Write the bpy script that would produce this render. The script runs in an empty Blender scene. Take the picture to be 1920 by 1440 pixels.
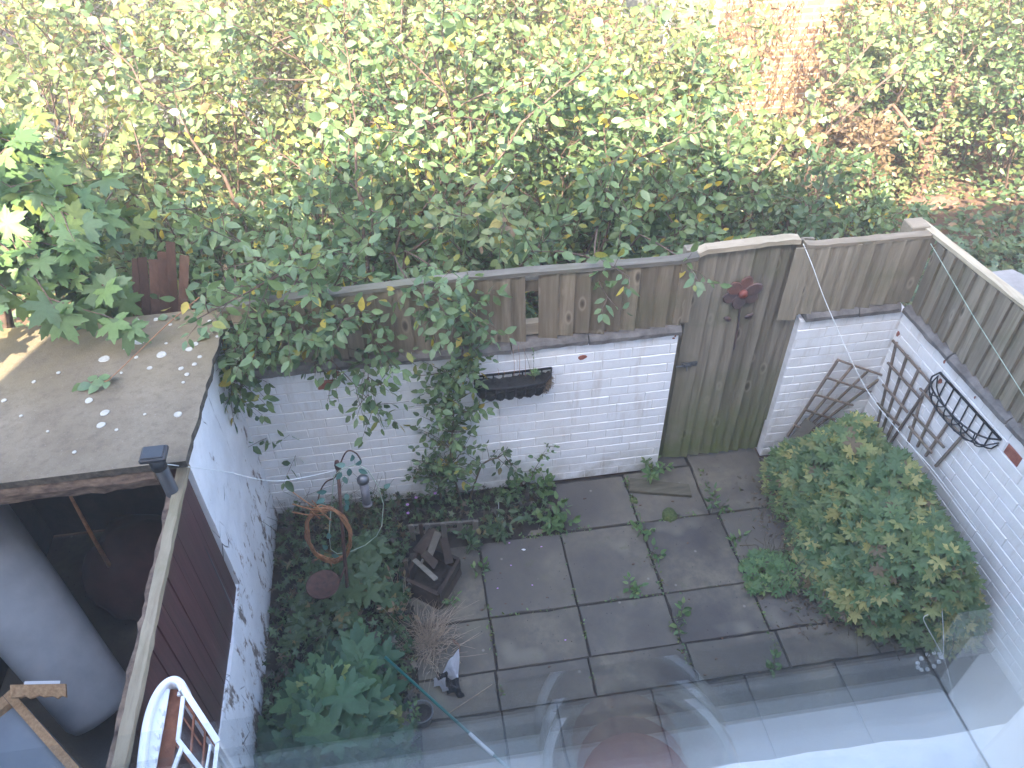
import bpy, bmesh, math, random
import numpy as np
from mathutils import Vector, Matrix
PI = math.pi
R = math.radians
SC = bpy.context.scene
COL = SC.collection
random.seed(7)
RNG = np.random.default_rng(11)

# ------------------------------------------------------------------ camera
CAM_F, CAM_YAW, CAM_PITCH, CAM_ROLL = 1473.59, 0.1366, 0.7397, -0.0153
CAM_O = np.array([0.0, 0.0, 3.9959])
cy, sy = math.cos(CAM_YAW), math.sin(CAM_YAW)
cp, sp = math.cos(CAM_PITCH), math.sin(CAM_PITCH)
C_F = np.array([sy*cp, cy*cp, -sp])
r0 = np.array([cy, -sy, 0.0]); u0 = np.cross(r0, C_F)
C_R = math.cos(CAM_ROLL)*r0 + math.sin(CAM_ROLL)*u0
C_U = -math.sin(CAM_ROLL)*r0 + math.cos(CAM_ROLL)*u0
cam = bpy.data.cameras.new('camera')
cam.sensor_width = 36.0
cam.lens = CAM_F/1920*36.0
cam.clip_start = 0.02
cam.clip_end = 500
cam_o = bpy.data.objects.new('camera', cam)
COL.objects.link(cam_o)
m4 = Matrix.Identity(4)
for i in range(3):
    m4[i][0] = C_R[i]; m4[i][1] = C_U[i]; m4[i][2] = -C_F[i]; m4[i][3] = CAM_O[i]
cam_o.matrix_world = m4
SC.camera = cam_o

# ------------------------------------------------------------------ light
SUN_H = np.array([0.30, 1.0])            # the way the light travels over the ground
SUN_DROP = 0.99                          # fall per metre towards +y
sun_dir = Vector((SUN_H[0], SUN_H[1], -SUN_DROP)).normalized()
elev = math.asin(-sun_dir.z)
to_sun = -sun_dir
w = bpy.data.worlds.new('World'); SC.world = w; w.use_nodes = True
wn = w.node_tree.nodes; wl = w.node_tree.links
sky = wn.new('ShaderNodeTexSky'); sky.sky_type = 'NISHITA'; sky.sun_disc = False
sky.sun_elevation = elev
sky.sun_rotation = math.atan2(to_sun.x, to_sun.y)
sky.air_density = 1.0; sky.dust_density = 3.2; sky.ozone_density = 2.6
bg = wn['Background']; bg.inputs['Strength'].default_value = 0.15
wl.new(sky.outputs['Color'], bg.inputs['Color'])
sl = bpy.data.lights.new('sun', 'SUN'); sl.energy = 3.5; sl.angle = R(0.53); sl.color = (1.0, 0.88, 0.70)
so = bpy.data.objects.new('sun', sl); COL.objects.link(so)
so.location = (-3, -8, 12)
so.rotation_euler = sun_dir.to_track_quat('-Z', 'Y').to_euler()
SC.view_settings.view_transform = 'Standard'
SC.view_settings.look = 'None'
SC.view_settings.exposure = 3.14
SC.view_settings.gamma = 1.0
SC.view_settings.use_curve_mapping = False
SC.render.engine = 'CYCLES'
SC.cycles.max_bounces = 10
SC.cycles.volume_bounces = 1
SC.cycles.transparent_max_bounces = 24

# ------------------------------------------------------------------ helpers
def ray(px, py):
    return (px-960)/CAM_F*C_R - (py-720)/CAM_F*C_U + C_F
def atZ(px, py, z):
    v = ray(px, py); t = (z-CAM_O[2])/v[2]; return Vector(CAM_O+v*t)
def atY(px, py, y):
    v = ray(px, py); t = (y-CAM_O[1])/v[1]; return Vector(CAM_O+v*t)
def atX(px, py, x):
    v = ray(px, py); t = (x-CAM_O[0])/v[0]; return Vector(CAM_O+v*t)
def project(P):
    d = np.asarray(P)-CAM_O
    z = d@C_F
    zz = np.where(z > 0.05, z, 0.05)
    return 960+CAM_F*(d@C_R)/zz, 720-CAM_F*(d@C_U)/zz, z

def tag(o, label=None, cat=None, group=None, kind=None):
    if label: o['label'] = label
    if cat: o['category'] = cat
    if group: o['group'] = group
    if kind: o['kind'] = kind
    return o
def thing(name, label, cat, loc=(0, 0, 0), group=None, rz=0.0):
    o = bpy.data.objects.new(name, None); COL.objects.link(o)
    o.empty_display_size = 0.1
    o.location = loc; o.rotation_euler = (0, 0, rz)
    return tag(o, label, cat, group)
def link(name, me, parent=None, loc=None):
    o = bpy.data.objects.new(name, me); COL.objects.link(o)
    if parent is not None:
        o.parent = parent
    if loc is not None: o.location = loc
    return o
def rootloc(p):
    v = Vector((0, 0, 0))
    while p is not None:
        v += p.location; p = p.parent
    return v
def finish(name, bm, m, parent=None, smooth=False, bevel=0.0, world=True):
    """bm in world coordinates -> ONE mesh object; under a parent the coordinates are made local."""
    if bevel > 0:
        bmesh.ops.bevel(bm, geom=bm.edges[:], offset=bevel, segments=1, affect='EDGES', clamp_overlap=True)
    if parent is not None and world:
        bmesh.ops.translate(bm, verts=bm.verts[:], vec=-rootloc(parent))
    bmesh.ops.recalc_face_normals(bm, faces=bm.faces[:])
    me = bpy.data.meshes.new(name); bm.to_mesh(me); bm.free()
    for mm in (m if isinstance(m, (list, tuple)) else [m]): me.materials.append(mm)
    if smooth:
        for p in me.polygons: p.use_smooth = True
    return link(name, me, parent)
def box(bm, lo, hi, jit=0.0, mat_index=0):
    vs = []
    for z in (lo[2], hi[2]):
        for x, y in ((lo[0], lo[1]), (hi[0], lo[1]), (hi[0], hi[1]), (lo[0], hi[1])):
            vs.append(bm.verts.new((x+random.uniform(-jit, jit), y+random.uniform(-jit, jit), z+random.uniform(-jit, jit))))
    fs = []
    for q in ((0, 3, 2, 1), (4, 5, 6, 7), (0, 1, 5, 4), (1, 2, 6, 5), (2, 3, 7, 6), (3, 0, 4, 7)):
        f = bm.faces.new([vs[i] for i in q]); f.material_index = mat_index; fs.append(f)
    return vs
def hexa(bm, b, t):
    """8 corner solid from 4 bottom and 4 top points"""
    vs = [bm.verts.new(p) for p in list(b)+list(t)]
    for q in ((0, 3, 2, 1), (4, 5, 6, 7), (0, 1, 5, 4), (1, 2, 6, 5), (2, 3, 7, 6), (3, 0, 4, 7)):
        bm.faces.new([vs[i] for i in q])
    return vs
def bar(bm, a, b, wx, wy, up=(0, 0, 1), jit=0.0):
    """rectangular bar from a to b, wx across, wy along 'up'"""
    a = Vector(a); b = Vector(b); d = (b-a).normalized()
    up = Vector(up)
    s = d.cross(up)
    if s.length < 1e-4: s = d.cross(Vector((1, 0, 0)))
    s.normalize(); n = s.cross(d).normalized()
    s *= wx/2; n *= wy/2
    def j(): return Vector((random.uniform(-jit, jit), random.uniform(-jit, jit), random.uniform(-jit, jit)))
    B = [a-s-n+j(), a+s-n+j(), a+s+n+j(), a-s+n+j()]
    T = [b-s-n+j(), b+s-n+j(), b+s+n+j(), b-s+n+j()]
    return hexa(bm, B, T)
def tube(bm, pts, rad, n=6, cap=True):
    pts = [Vector(p) for p in pts]
    if not isinstance(rad, (list, tuple)): rad = [rad]*len(pts)
    rings = []
    ref = Vector((0.31, 0.17, 0.93))
    for i, p in enumerate(pts):
        d = (pts[min(i+1, len(pts)-1)]-pts[max(i-1, 0)])
        if d.length < 1e-7: d = Vector((0, 0, 1))
        d.normalize()
        s = d.cross(ref)
        if s.length < 0.05: s = d.cross(Vector((1, 0, 0)))
        s.normalize(); t = d.cross(s)
        rings.append([bm.verts.new(p+(s*math.cos(2*PI*k/n)+t*math.sin(2*PI*k/n))*rad[i]) for k in range(n)])
    for i in range(len(rings)-1):
        for k in range(n):
            bm.faces.new((rings[i][k], rings[i][(k+1) % n], rings[i+1][(k+1) % n], rings[i+1][k]))
    if cap:
        bm.faces.new(rings[0][::-1]); bm.faces.new(rings[-1])
def lathe(bm, prof, c, n=20, axis=None):
    """prof: list of (r,z) about vertical axis through c"""
    c = Vector(c); rings = []
    for r, z in prof:
        if r < 1e-5:
            rings.append([bm.verts.new(c+Vector((0, 0, z)))])
        else:
            rings.append([bm.verts.new(c+Vector((r*math.cos(2*PI*k/n), r*math.sin(2*PI*k/n), z))) for k in range(n)])
    for i in range(len(rings)-1):
        A, B = rings[i], rings[i+1]
        for k in range(n):
            k2 = (k+1) % n
            if len(A) == 1 and len(B) == 1: continue
            if len(A) == 1: bm.faces.new((A[0], B[k], B[k2]))
            elif len(B) == 1: bm.faces.new((A[k], A[k2], B[0]))
            else: bm.faces.new((A[k], A[k2], B[k2], B[k]))
def disc_blob(bm, c, r, h, n=12, wob=0.25, squash=1.0, rng=random):
    """thin irregular patch lying on a surface"""
    c = Vector(c)
    ph = rng.uniform(0, 6)
    top = []; bot = []
    for k in range(n):
        a = 2*PI*k/n
        rr = r*(1+wob*(0.5*math.sin(2*a+ph)+0.35*math.sin(3*a+2*ph)+rng.uniform(-.25, .25)))
        x, y = rr*math.cos(a), rr*squash*math.sin(a)
        bot.append(bm.verts.new(c+Vector((x, y, 0))))
        top.append(bm.verts.new(c+Vector((x*.88, y*.88, h))))
    ctr = bm.verts.new(c+Vector((0, 0, h*1.15)))
    for k in range(n):
        k2 = (k+1) % n
        bm.faces.new((bot[k], bot[k2], top[k2], top[k]))
        bm.faces.new((top[k], top[k2], ctr))

# ------------------------------------------------------------------ materials
class MB:
    def __init__(s, name):
        s.m = bpy.data.materials.new(name); s.m.use_nodes = True
        s.t = s.m.node_tree; s.n = s.t.nodes; s.l = s.t.links
        s.b = s.n['Principled BSDF']
        s.out = s.n['Material Output']
    def new(s, t, **kw):
        x = s.n.new(t)
        for k, v in kw.items(): setattr(x, k, v)
        return x
    def co(s, kind='world', scale=(1, 1, 1), rnd=0.0):
        if kind == 'world':
            g = s.new('ShaderNodeNewGeometry').outputs['Position']
        else:
            g = s.new('ShaderNodeTexCoord').outputs['Object']
        mp = s.new('ShaderNodeMapping'); mp.inputs['Scale'].default_value = scale
        s.l.new(g, mp.inputs['Vector'])
        if rnd:
            oi = s.new('ShaderNodeObjectInfo')
            mu = s.new('ShaderNodeMath', operation='MULTIPLY'); mu.inputs[1].default_value = rnd
            s.l.new(oi.outputs['Random'], mu.inputs[0])
            cb = s.new('ShaderNodeCombineXYZ')
            for i in range(3): s.l.new(mu.outputs[0], cb.inputs[i])
            s.l.new(cb.outputs[0], mp.inputs['Location'])
        return mp.outputs['Vector']
    def noise(s, vec, scale, detail=5, rough=.6, dist=0.0):
        x = s.new('ShaderNodeTexNoise'); x.inputs['Scale'].default_value = scale
        x.inputs['Detail'].default_value = detail; x.inputs['Roughness'].default_value = rough
        x.inputs['Distortion'].default_value = dist
        s.l.new(vec, x.inputs['Vector']); return x.outputs['Fac']
    def voro(s, vec, scale, feature='F1', rnd=1.0):
        x = s.new('ShaderNodeTexVoronoi', feature=feature); x.inputs['Scale'].default_value = scale
        x.inputs['Randomness'].default_value = rnd
        s.l.new(vec, x.inputs['Vector']); return x.outputs['Distance']
    def ramp(s, fac, stops):
        x = s.new('ShaderNodeValToRGB'); e = x.color_ramp.elements
        while len(e) > 1: e.remove(e[-1])
        e[0].position = stops[0][0]; e[0].color = col(stops[0][1])
        for p, c in stops[1:]:
            k = e.new(p); k.color = col(c)
        s.l.new(fac, x.inputs['Fac']); return x.outputs['Color']
    def mix(s, fac, a, b, mode='MIX'):
        x = s.new('ShaderNodeMix', data_type='RGBA', blend_type=mode)
        for sock, v in ((x.inputs[0], fac), (x.inputs[6], a), (x.inputs[7], b)):
            if isinstance(v, (int, float)): sock.default_value = v
            elif isinstance(v, tuple): sock.default_value = col(v)
            else: s.l.new(v, sock)
        return x.outputs[2]
    def math(s, op, a, b=None, clamp=False):
        x = s.new('ShaderNodeMath', operation=op); x.use_clamp = clamp
        for i, v in enumerate((a, b)):
            if v is None: continue
            if isinstance(v, (int, float)): x.inputs[i].default_value = v
            else: s.l.new(v, x.inputs[i])
        return x.outputs[0]
    def maprange(s, v, a, b, c=0.0, d=1.0):
        x = s.new('ShaderNodeMapRange')
        s.l.new(v, x.inputs[0])
        for i, k in enumerate((a, b, c, d)): x.inputs[i+1].default_value = k
        return x.outputs[0]
    def rand(s):
        return s.new('ShaderNodeObjectInfo').outputs['Random']
    def bump(s, h, strength=.3, dist=.01):
        x = s.new('ShaderNodeBump'); x.inputs['Strength'].default_value = strength; x.inputs['Distance'].default_value = dist
        s.l.new(h, x.inputs['Height']); s.l.new(x.outputs[0], s.b.inputs['Normal'])
    def base(s, c, rough=.8, metal=0.0, spec=None):
        if isinstance(c, tuple): s.b.inputs['Base Color'].default_value = col(c)
        else: s.l.new(c, s.b.inputs['Base Color'])
        if isinstance(rough, (int, float)): s.b.inputs['Roughness'].default_value = rough
        else: s.l.new(rough, s.b.inputs['Roughness'])
        s.b.inputs['Metallic'].default_value = metal
        if spec is not None: s.b.inputs['Specular IOR Level'].default_value = spec
        return s.m
    def sep(s, vec):
        x = s.new('ShaderNodeSeparateXYZ'); s.l.new(vec, x.inputs[0]); return x.outputs
def col(c):
    return (c[0], c[1], c[2], 1.0) if len(c) == 3 else c

def m_simple(name, c1, c2, scale=8, rough=.7, metal=0, bump=.2, coords='world', stretch=(1, 1, 1), rnd=0.0, detail=6):
    b = MB(name); v = b.co(coords, stretch, rnd)
    n = b.noise(v, scale, detail)
    b.base(b.ramp(n, [(.3, c1), (.7, c2)]), rough, metal)
    if bump: b.bump(n, bump)
    return b.m

def m_whitepaint(name, dirtcol=(.42, .33, .24), amount=.5, tone=(.80, .80, .80)):
    b = MB(name); v = b.co('world')
    big = b.noise(v, 2.3, 6, .62); fine = b.noise(v, 38, 6, .7)
    streak = b.noise(b.co('world', (7, 7, .9)), 2.2, 5, .65)
    d1 = b.maprange(big, .50, .78, 0, amount)
    d2 = b.maprange(streak, .56, .80, 0, amount*.8)
    c = b.mix(d1, tone, (tone[0]*.80, tone[1]*.75, tone[2]*.66))
    c = b.mix(d2, c, dirtcol)
    c = b.mix(b.maprange(fine, .62, .80, 0, .35), c, (tone[0]*.7, tone[1]*.66, tone[2]*.6))
    r = b.rand()
    c = b.mix(b.maprange(r, 0, 1, 0.0, .10), c, (.52, .51, .50))
    # splash dirt and algae low on the wall, and rust-brown weeping under the coping
    z = b.sep(v)[2]
    low = b.maprange(z, 0.0, .26, 1, 0)
    low = b.math('MULTIPLY', low, b.maprange(b.noise(v, 6, 5), .38, .62, 0, .8))
    c = b.mix(low, c, (.27, .24, .17))
    hi = b.maprange(z, 1.04, 1.19, 0, 1)
    hi = b.math('MULTIPLY', hi, b.maprange(b.noise(b.co('world', (5, 5, 1)), 2.4, 4), .47, .66, 0, .45))
    c = b.mix(hi, c, (.40, .30, .20))
    b.base(c, .62)
    b.bump(b.math('ADD', fine, b.math('MULTIPLY', big, .6)), .35, .006)
    return b.m

def m_wood(name, c1, c2, c3, grain=(18, 18, 1.1), algae=0.0, rough=.85, knots=True, axis=2, algae_z=(.1, .55)):
    b = MB(name)
    v = b.co('object', grain, 37.0)
    g = b.noise(v, 2.2, 8, .65, .35)
    v2 = b.co('object', tuple(x*.35 for x in grain), 19.0)
    g2 = b.noise(v2, 1.4, 4, .6)
    c = b.ramp(g, [(.28, c1), (.52, c2), (.75, c3)])
    c = b.mix(b.maprange(g2, .40, .70, 0, .55), c, tuple(x*.55 for x in c2))
    c = b.mix(b.maprange(b.rand(), 0, 1, 0, .38), c, tuple(x*1.35 for x in c2))
    r2 = b.math('FRACT', b.math('MULTIPLY', b.rand(), 7.31))
    c = b.mix(b.maprange(r2, .40, 1, 0, .6), c, tuple(x*.62 for x in c1))
    if knots:
        kv = b.co('object', tuple(8.5 if i != axis else 3.6 for i in range(3)), 53.0)
        k = b.voro(kv, 1.0)
        c = b.mix(b.maprange(k, .07, .13, .8, 0), c, tuple(x*.35 for x in c1))
        c = b.mix(b.math('MULTIPLY', b.maprange(k, .12, .16, 0, .4), b.maprange(k, .16, .22, 1, 0)), c, tuple(x*1.2 for x in c3))
    if algae:
        w3 = b.co('world'); z = b.sep(w3)[2]
        a = b.math('MULTIPLY', b.maprange(z, algae_z[0], algae_z[1], 1, 0), b.maprange(b.noise(w3, 5, 4), .3, .6, .35, 1))
        a = b.math('MULTIPLY', a, algae)
        c = b.mix(a, c, (.115, .135, .045))
    w4 = b.co('world')
    c = b.mix(b.maprange(b.noise(w4, 3.1, 5), .52, .70, 0, .42), c, (.105, .115, .055))
    b.base(c, rough, spec=.25)
    b.bump(g, .45, .004)
    return b.m

def m_leaf(name, transl=.32, rough=.42, spec=.45):
    b = MB(name)
    at = b.new('ShaderNodeAttribute', attribute_name='tint')
    v = b.co('world')
    n = b.noise(v, 55, 3)
    c = b.mix(b.maprange(n, .35, .7, 0, .28), at.outputs['Color'], (.05, .07, .022))
    r = b.rand()
    b.base(c, rough, spec=spec)
    tr = b.new('ShaderNodeBsdfTranslucent')
    hs = b.new('ShaderNodeHueSaturation'); hs.inputs['Value'].default_value = 1.35; hs.inputs['Saturation'].default_value = 1.1
    hs.inputs['Hue'].default_value = .487
    b.l.new(c, hs.inputs['Color']); b.l.new(hs.outputs[0], tr.inputs['Color'])
    mx = b.new('ShaderNodeMixShader'); mx.inputs[0].default_value = transl
    b.l.new(b.b.outputs[0], mx.inputs[1]); b.l.new(tr.outputs[0], mx.inputs[2])
    b.l.new(mx.outputs[0], b.out.inputs['Surface'])
    return b.m

M = {}
M['white_brick'] = m_whitepaint('painted_brick', amount=.62)
M['white_brick_warm'] = m_whitepaint('painted_brick_warm', dirtcol=(.46, .34, .22), amount=.62, tone=(.80, .775, .74))
M['white_mortar'] = m_simple('painted_mortar', (.60, .57, .53), (.78, .77, .76), 14, .85, bump=.3)
M['red_brick'] = m_simple('bare_red_brick', (.20, .055, .035), (.33, .12, .075), 30, .9, bump=.5)
M['fence'] = m_wood('fence_wood', (.118, .090, .058), (.212, .170, .116), (.315, .262, .188), algae=0)
M['fence_right'] = m_wood('fence_wood_grey', (.150, .124, .086), (.25, .212, .152), (.355, .312, .238))
M['gate'] = m_wood('gate_wood', (.116, .098, .072), (.212, .184, .138), (.298, .262, .204), algae=1.0, algae_z=(.08, .85))
M['rail_pale'] = m_wood('pale_rail_wood', (.21, .165, .11), (.35, .29, .205), (.48, .42, .32), grain=(2.2, 16, 16), knots=False, axis=0)
M['rail_y'] = m_wood('pale_rail_wood_long', (.23, .18, .12), (.38, .32, .22), (.50, .44, .33), grain=(16, 2.2, 16), knots=False, axis=1)
M['trellis'] = m_wood('trellis_wood', (.15, .112, .085), (.255, .20, .155), (.35, .285, .23), knots=False)
M['slat_brown'] = m_wood('brown_stained_slat', (.045, .022, .014), (.095, .050, .032), (.15, .085, .055), knots=False)
M['dark_wood'] = m_wood('rotten_dark_wood', (.022, .015, .012), (.055, .038, .028), (.10, .075, .055), grain=(9, 9, 9), knots=False)
M['mossy_plank'] = m_wood('mossy_plank', (.05, .045, .03), (.105, .092, .062), (.16, .145, .10), grain=(2.5, 16, 16), knots=False)
M['grey_plank'] = m_wood('grey_plank', (.085, .075, .06), (.16, .145, .115), (.24, .22, .18), grain=(2.5, 16, 16), knots=False)
M['picket'] = m_wood('picket_wood', (.09, .08, .065), (.17, .15, .125), (.24, .22, .185), knots=False)

def m_slab(name):
    b = MB(name); v = b.co('world')
    n1 = b.noise(v, 1.9, 7, .62, .3); n2 = b.noise(v, 16, 6, .7); n3 = b.noise(v, 90, 3, .7)
    c = b.ramp(n1, [(.34, (.056, .049, .040)), (.50, (.118, .102, .077)), (.66, (.205, .174, .124))])
    c = b.mix(b.maprange(n2, .42, .66, 0, .6), c, (.070, .066, .060))
    c = b.mix(b.maprange(b.rand(), 0, 1, 0, .5), c, (.150, .134, .108))
    c = b.mix(b.maprange(b.noise(b.co('world', rnd=0), 3.3, 3, .5), .60, .74, 0, .55), c, (.150, .140, .090))
    c = b.mix(b.maprange(n3, .66, .80, 0, .6), c, (.21, .20, .18))
    big = b.noise(b.co('world', (1, 1, 1), 3.0), 1.1, 3, .5)
    c = b.mix(b.maprange(big, .48, .66, 0, .55), c, (.060, .056, .058))
    c = b.mix(b.maprange(b.noise(v, 2.6, 2, .4), .62, .70, 0, .5), c, (.24, .215, .165))
    c = b.mix(b.maprange(b.noise(v, 5.2, 6, .7), .60, .70, 0, .5), c, (.085, .088, .042))
    k = b.voro(v, 7.0)
    c = b.mix(b.maprange(k, .035, .075, .6, 0), c, (.27, .25, .21))
    k2 = b.voro(b.co('world', (1.3, 1.1, 1)), 17.0)
    c = b.mix(b.maprange(k2, .05, .09, .7, 0), c, (.018, .016, .013))
    b.base(c, .86, spec=.25)
    b.bump(b.math('ADD', n2, b.math('MULTIPLY', n3, .5)), .35, .004)
    return b.m
M['slab'] = m_slab('paving_concrete')
M['soil'] = m_simple('soil', (.012, .009, .007), (.036, .027, .020), 22, .95, bump=.9)
M['earth'] = m_simple('leaf_litter_earth', (.065, .038, .024), (.16, .092, .055), 9, .95, bump=.9)
M['lawn'] = m_simple('rough_ground', (.04, .045, .02), (.12, .10, .055), 5, .95, bump=.8)

def m_roof(name):
    b = MB(name); v = b.co('world')
    n1 = b.noise(v, 2.0, 7, .62); n2 = b.noise(v, 24, 6, .75); n3 = b.noise(v, 120, 3, .7)
    c = b.ramp(n1, [(.3, (.132, .106, .074)), (.55, (.195, .163, .118)), (.75, (.245, .21, .158))])
    c = b.mix(b.maprange(n2, .47, .70, 0, .7), c, (.105, .083, .060))
    c = b.mix(b.maprange(n3, .60, .78, 0, .55), c, (.32, .30, .26))
    y = b.sep(v)[1]
    mo = b.math('MULTIPLY', b.maprange(y, 2.75, 3.5, 0, 1), b.maprange(b.noise(v, 4, 5), .35, .6, .1, .8))
    c = b.mix(mo, c, (.155, .12, .055))
    b.base(c, .92, spec=.2)
    b.bump(b.math('ADD', n2, b.math('MULTIPLY', n3, .6)), .5, .006)
    return b.m
M['roof'] = m_roof('felt_roof')
M['roof_edge'] = m_simple('roof_edge_moss', (.02, .018, .014), (.12, .10, .075), 26, .95, bump=.9)
M['lichen'] = m_simple('pale_lichen', (.30, .29, .25), (.44, .43, .38), 40, .95, bump=.3)
M['coping'] = m_simple('coping_concrete', (.085, .075, .066), (.21, .19, .17), 13, .93, bump=.6)
M['concrete'] = m_simple('plain_concrete', (.20, .19, .175), (.34, .33, .31), 6, .9, bump=.3)

def m_render(name):
    b = MB(name); v = b.co('world')
    n1 = b.noise(v, 3.2, 7, .65); n2 = b.noise(v, 30, 6, .7)
    c = b.ramp(n1, [(.3, (.64, .64, .645)), (.6, (.78, .78, .785))])
    c = b.mix(b.maprange(n2, .55, .75, 0, .3), c, (.52, .49, .45))
    vf = b.co('world', (3.6, 1.7, .85))
    fl = b.noise(vf, 7.5, 6, .7, .2)
    sel = b.noise(v, 1.6, 3)
    z = b.sep(v)[2]
    lowish = b.maprange(z, .15, 1.15, .05, -.065)
    f = b.math('ADD', b.math('ADD', fl, b.math('MULTIPLY', sel, .22)), lowish)
    mk = b.maprange(f, .728, .752, 0, .9)
    c = b.mix(b.math('MULTIPLY', b.maprange(f, .685, .715, 0, .5), 1.0), c, (.36, .28, .22))
    c = b.mix(mk, c, (.15, .115, .095))
    cr = b.voro(b.co('world', (2.5, 2.2, .8)), 4.0, 'DISTANCE_TO_EDGE')
    ck = b.math('MULTIPLY', b.maprange(cr, .006, .020, 1, 0), b.maprange(b.noise(v, 4.2, 3), .52, .60, 0, 1))
    c = b.mix(ck, c, (.12, .10, .09))
    b.base(c, .78)
    b.bump(b.math('SUBTRACT', b.math('MULTIPLY', n2, .5), b.math('MULTIPLY', mk, 1.2)), .5, .008)
    return b.m
M['render'] = m_render('flaking_white_render')

def m_maroon(name):
    b = MB(name)
    v = b.co('object', (14, 14, .8), 23.0)
    g = b.noise(v, 2.4, 8, .7, .3)
    c = b.ramp(g, [(.3, (.035, .012, .012)), (.55, (.075, .026, .026)), (.72, (.11, .05, .045))])
    c = b.mix(b.maprange(g, .655, .70, 0, .85), c, (.23, .19, .15))
    c = b.mix(b.maprange(b.noise(b.co('world'), 3.0, 4), .45, .7, 0, .55), c, (.05, .045, .028))
    c = b.mix(b.maprange(b.rand(), 0, 1, 0, .4), c, (.045, .02, .02))
    b.base(c, .6)
    b.bump(g, .4, .004)
    return b.m
M['maroon'] = m_maroon('worn_maroon_paint')
M['brick_dark'] = m_simple('darkened_brick', (.010, .007, .006), (.032, .018, .015), 12, .95, bump=.6)  # brick colour darkened to deepen the shade inside the shed
M['rotbeam'] = m_simple('rotten_painted_beam', (.030, .016, .013), (.24, .17, .12), 15, .9, bump=.8, stretch=(1, 1, 2.2))
M['black'] = m_simple('black_metal', (.012, .013, .015), (.03, .03, .033), 30, .5, .4, .2)
M['pipe'] = m_simple('black_plastic_pipe', (.014, .017, .022), (.026, .031, .038), 12, .38, 0, .05)
M['liner'] = m_simple('black_liner', (.009, .009, .009), (.026, .025, .023), 45, .95, 0, .9)
M['coir'] = m_simple('coir_fibre', (.10, .065, .035), (.24, .17, .10), 60, .95, 0, .9)
M['rust'] = m_simple('rust', (.12, .040, .018), (.27, .10, .05), 24, .85, .1, .4)
M['rustpole'] = m_simple('rusty_pole', (.040, .022, .018), (.115, .055, .04), 28, .75, .3, .3)
M['whitepaint'] = m_simple('white_gloss_paint', (.66, .67, .68), (.80, .81, .82), 9, .38, 0, .08)
M['wicker'] = m_simple('willow_wicker', (.16, .065, .026), (.42, .20, .085), 18, .6, 0, .2)
M['vine'] = m_simple('pale_green_plastic_vine', (.20, .28, .20), (.42, .50, .40), 20, .6, 0, .1)
M['cord'] = m_simple('pale_cord', (.62, .63, .60), (.80, .82, .80), 30, .7, 0, 0)
M['wire'] = m_simple('galvanised_wire', (.42, .42, .40), (.62, .62, .6), 30, .45, .5, 0)
M['stem'] = m_simple('green_brown_stem', (.060, .045, .025), (.13, .10, .055), 25, .8, 0, .3)
M['bark'] = m_simple('twig_bark', (.055, .032, .022), (.16, .105, .075), 20, .85, 0, .4)
M['trunk'] = m_simple('sunlit_trunk_bark', (.085, .045, .030), (.19, .105, .07), 14, .9, 0, .7)
M['straw'] = m_simple('dry_straw', (.22, .155, .10), (.42, .33, .235), 14, .85, 0, .1)
M['plasticgreen'] = m_simple('green_coated_pole', (.012, .10, .085), (.022, .15, .13), 9, .35, 0, .05)
M['foil'] = m_simple('silver_foil', (.62, .63, .66), (.82, .83, .86), 9, .28, .35, .25)
M['foil_black'] = m_simple('black_plastic_film', (.012, .012, .013), (.04, .04, .042), 12, .22, 0, .3)
M['terracotta'] = m_simple('terracotta', (.22, .075, .038), (.34, .13, .07), 20, .85, 0, .3)
M['moss'] = m_simple('moss', (.035, .055, .012), (.085, .11, .025), 60, .98, 0, 1.0)
M['gunmetal'] = m_simple('grey_metal', (.10, .105, .11), (.18, .185, .19), 15, .38, .7, .08)
M['seedtube'] = m_simple('clouded_seed_tube', (.15, .14, .15), (.26, .25, .26), 30, .35, 0, .1)
M['greyfoam'] = m_simple('grey_foam', (.30, .32, .34), (.42, .44, .46), 5, .85, 0, .1)
M['laminate'] = m_simple('blue_grey_laminate', (.22, .26, .30), (.29, .33, .37), 4, .55, 0, .05)
M['chipboard'] = m_simple('bare_chipboard', (.40, .23, .11), (.62, .40, .22), 60, .92, 0, .6)
M['pebble'] = m_simple('pale_pebbledash', (.20, .195, .18), (.38, .37, .35), 70, .95, 0, .9)
M['upvc'] = m_simple('white_upvc', (.78, .78, .78), (.82, .82, .82), 3, .35, 0, 0)
M['curtain'] = m_simple('cream_blind', (.50, .47, .36), (.62, .59, .46), 3, .9, 0, 0)
M['plaster'] = m_simple('room_plaster', (.70, .70, .70), (.78, .78, .78), 2, .9, 0, .05)
M['carpet'] = m_simple('room_carpet', (.10, .10, .12), (.16, .16, .18), 60, .98, 0, .3)
M['sill_in'] = m_simple('inner_sill_gloss', (.86, .87, .89), (.89, .90, .91), 4, .4, 0, .03)
M['sill_out'] = m_simple('rough_white_stone', (.60, .60, .60), (.82, .82, .82), 38, .9, 0, 1.0)
M['slate'] = m_simple('roof_slate', (.06, .06, .065), (.12, .12, .125), 7, .6, 0, .2)
M['maroon_cloth'] = m_simple('maroon_cloth', (.030, .012, .013), (.062, .026, .027), 8, .9, 0, .3)
M['pink'] = m_simple('lilac_petal', (.42, .20, .50), (.55, .30, .62), 20, .6, 0, 0)
M['flowerred'] = m_simple('red_flaked_enamel', (.16, .040, .030), (.24, .075, .055), 18, .55, .1, .2)
M['flowerrust'] = m_simple('rusted_petal', (.09, .045, .035), (.17, .075, .055), 24, .8, .1, .4)
M['flowergrey'] = m_simple('rusty_grey_enamel', (.060, .058, .062), (.15, .085, .07), 14, .6, .3, .3)
M['leaf'] = m_leaf('leaf')
M['leaf_big'] = m_leaf('broad_leaf', .30, .5, .35)
M['leaf_gloss'] = m_leaf('glossy_leaf', .20, .32, .55)

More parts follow.
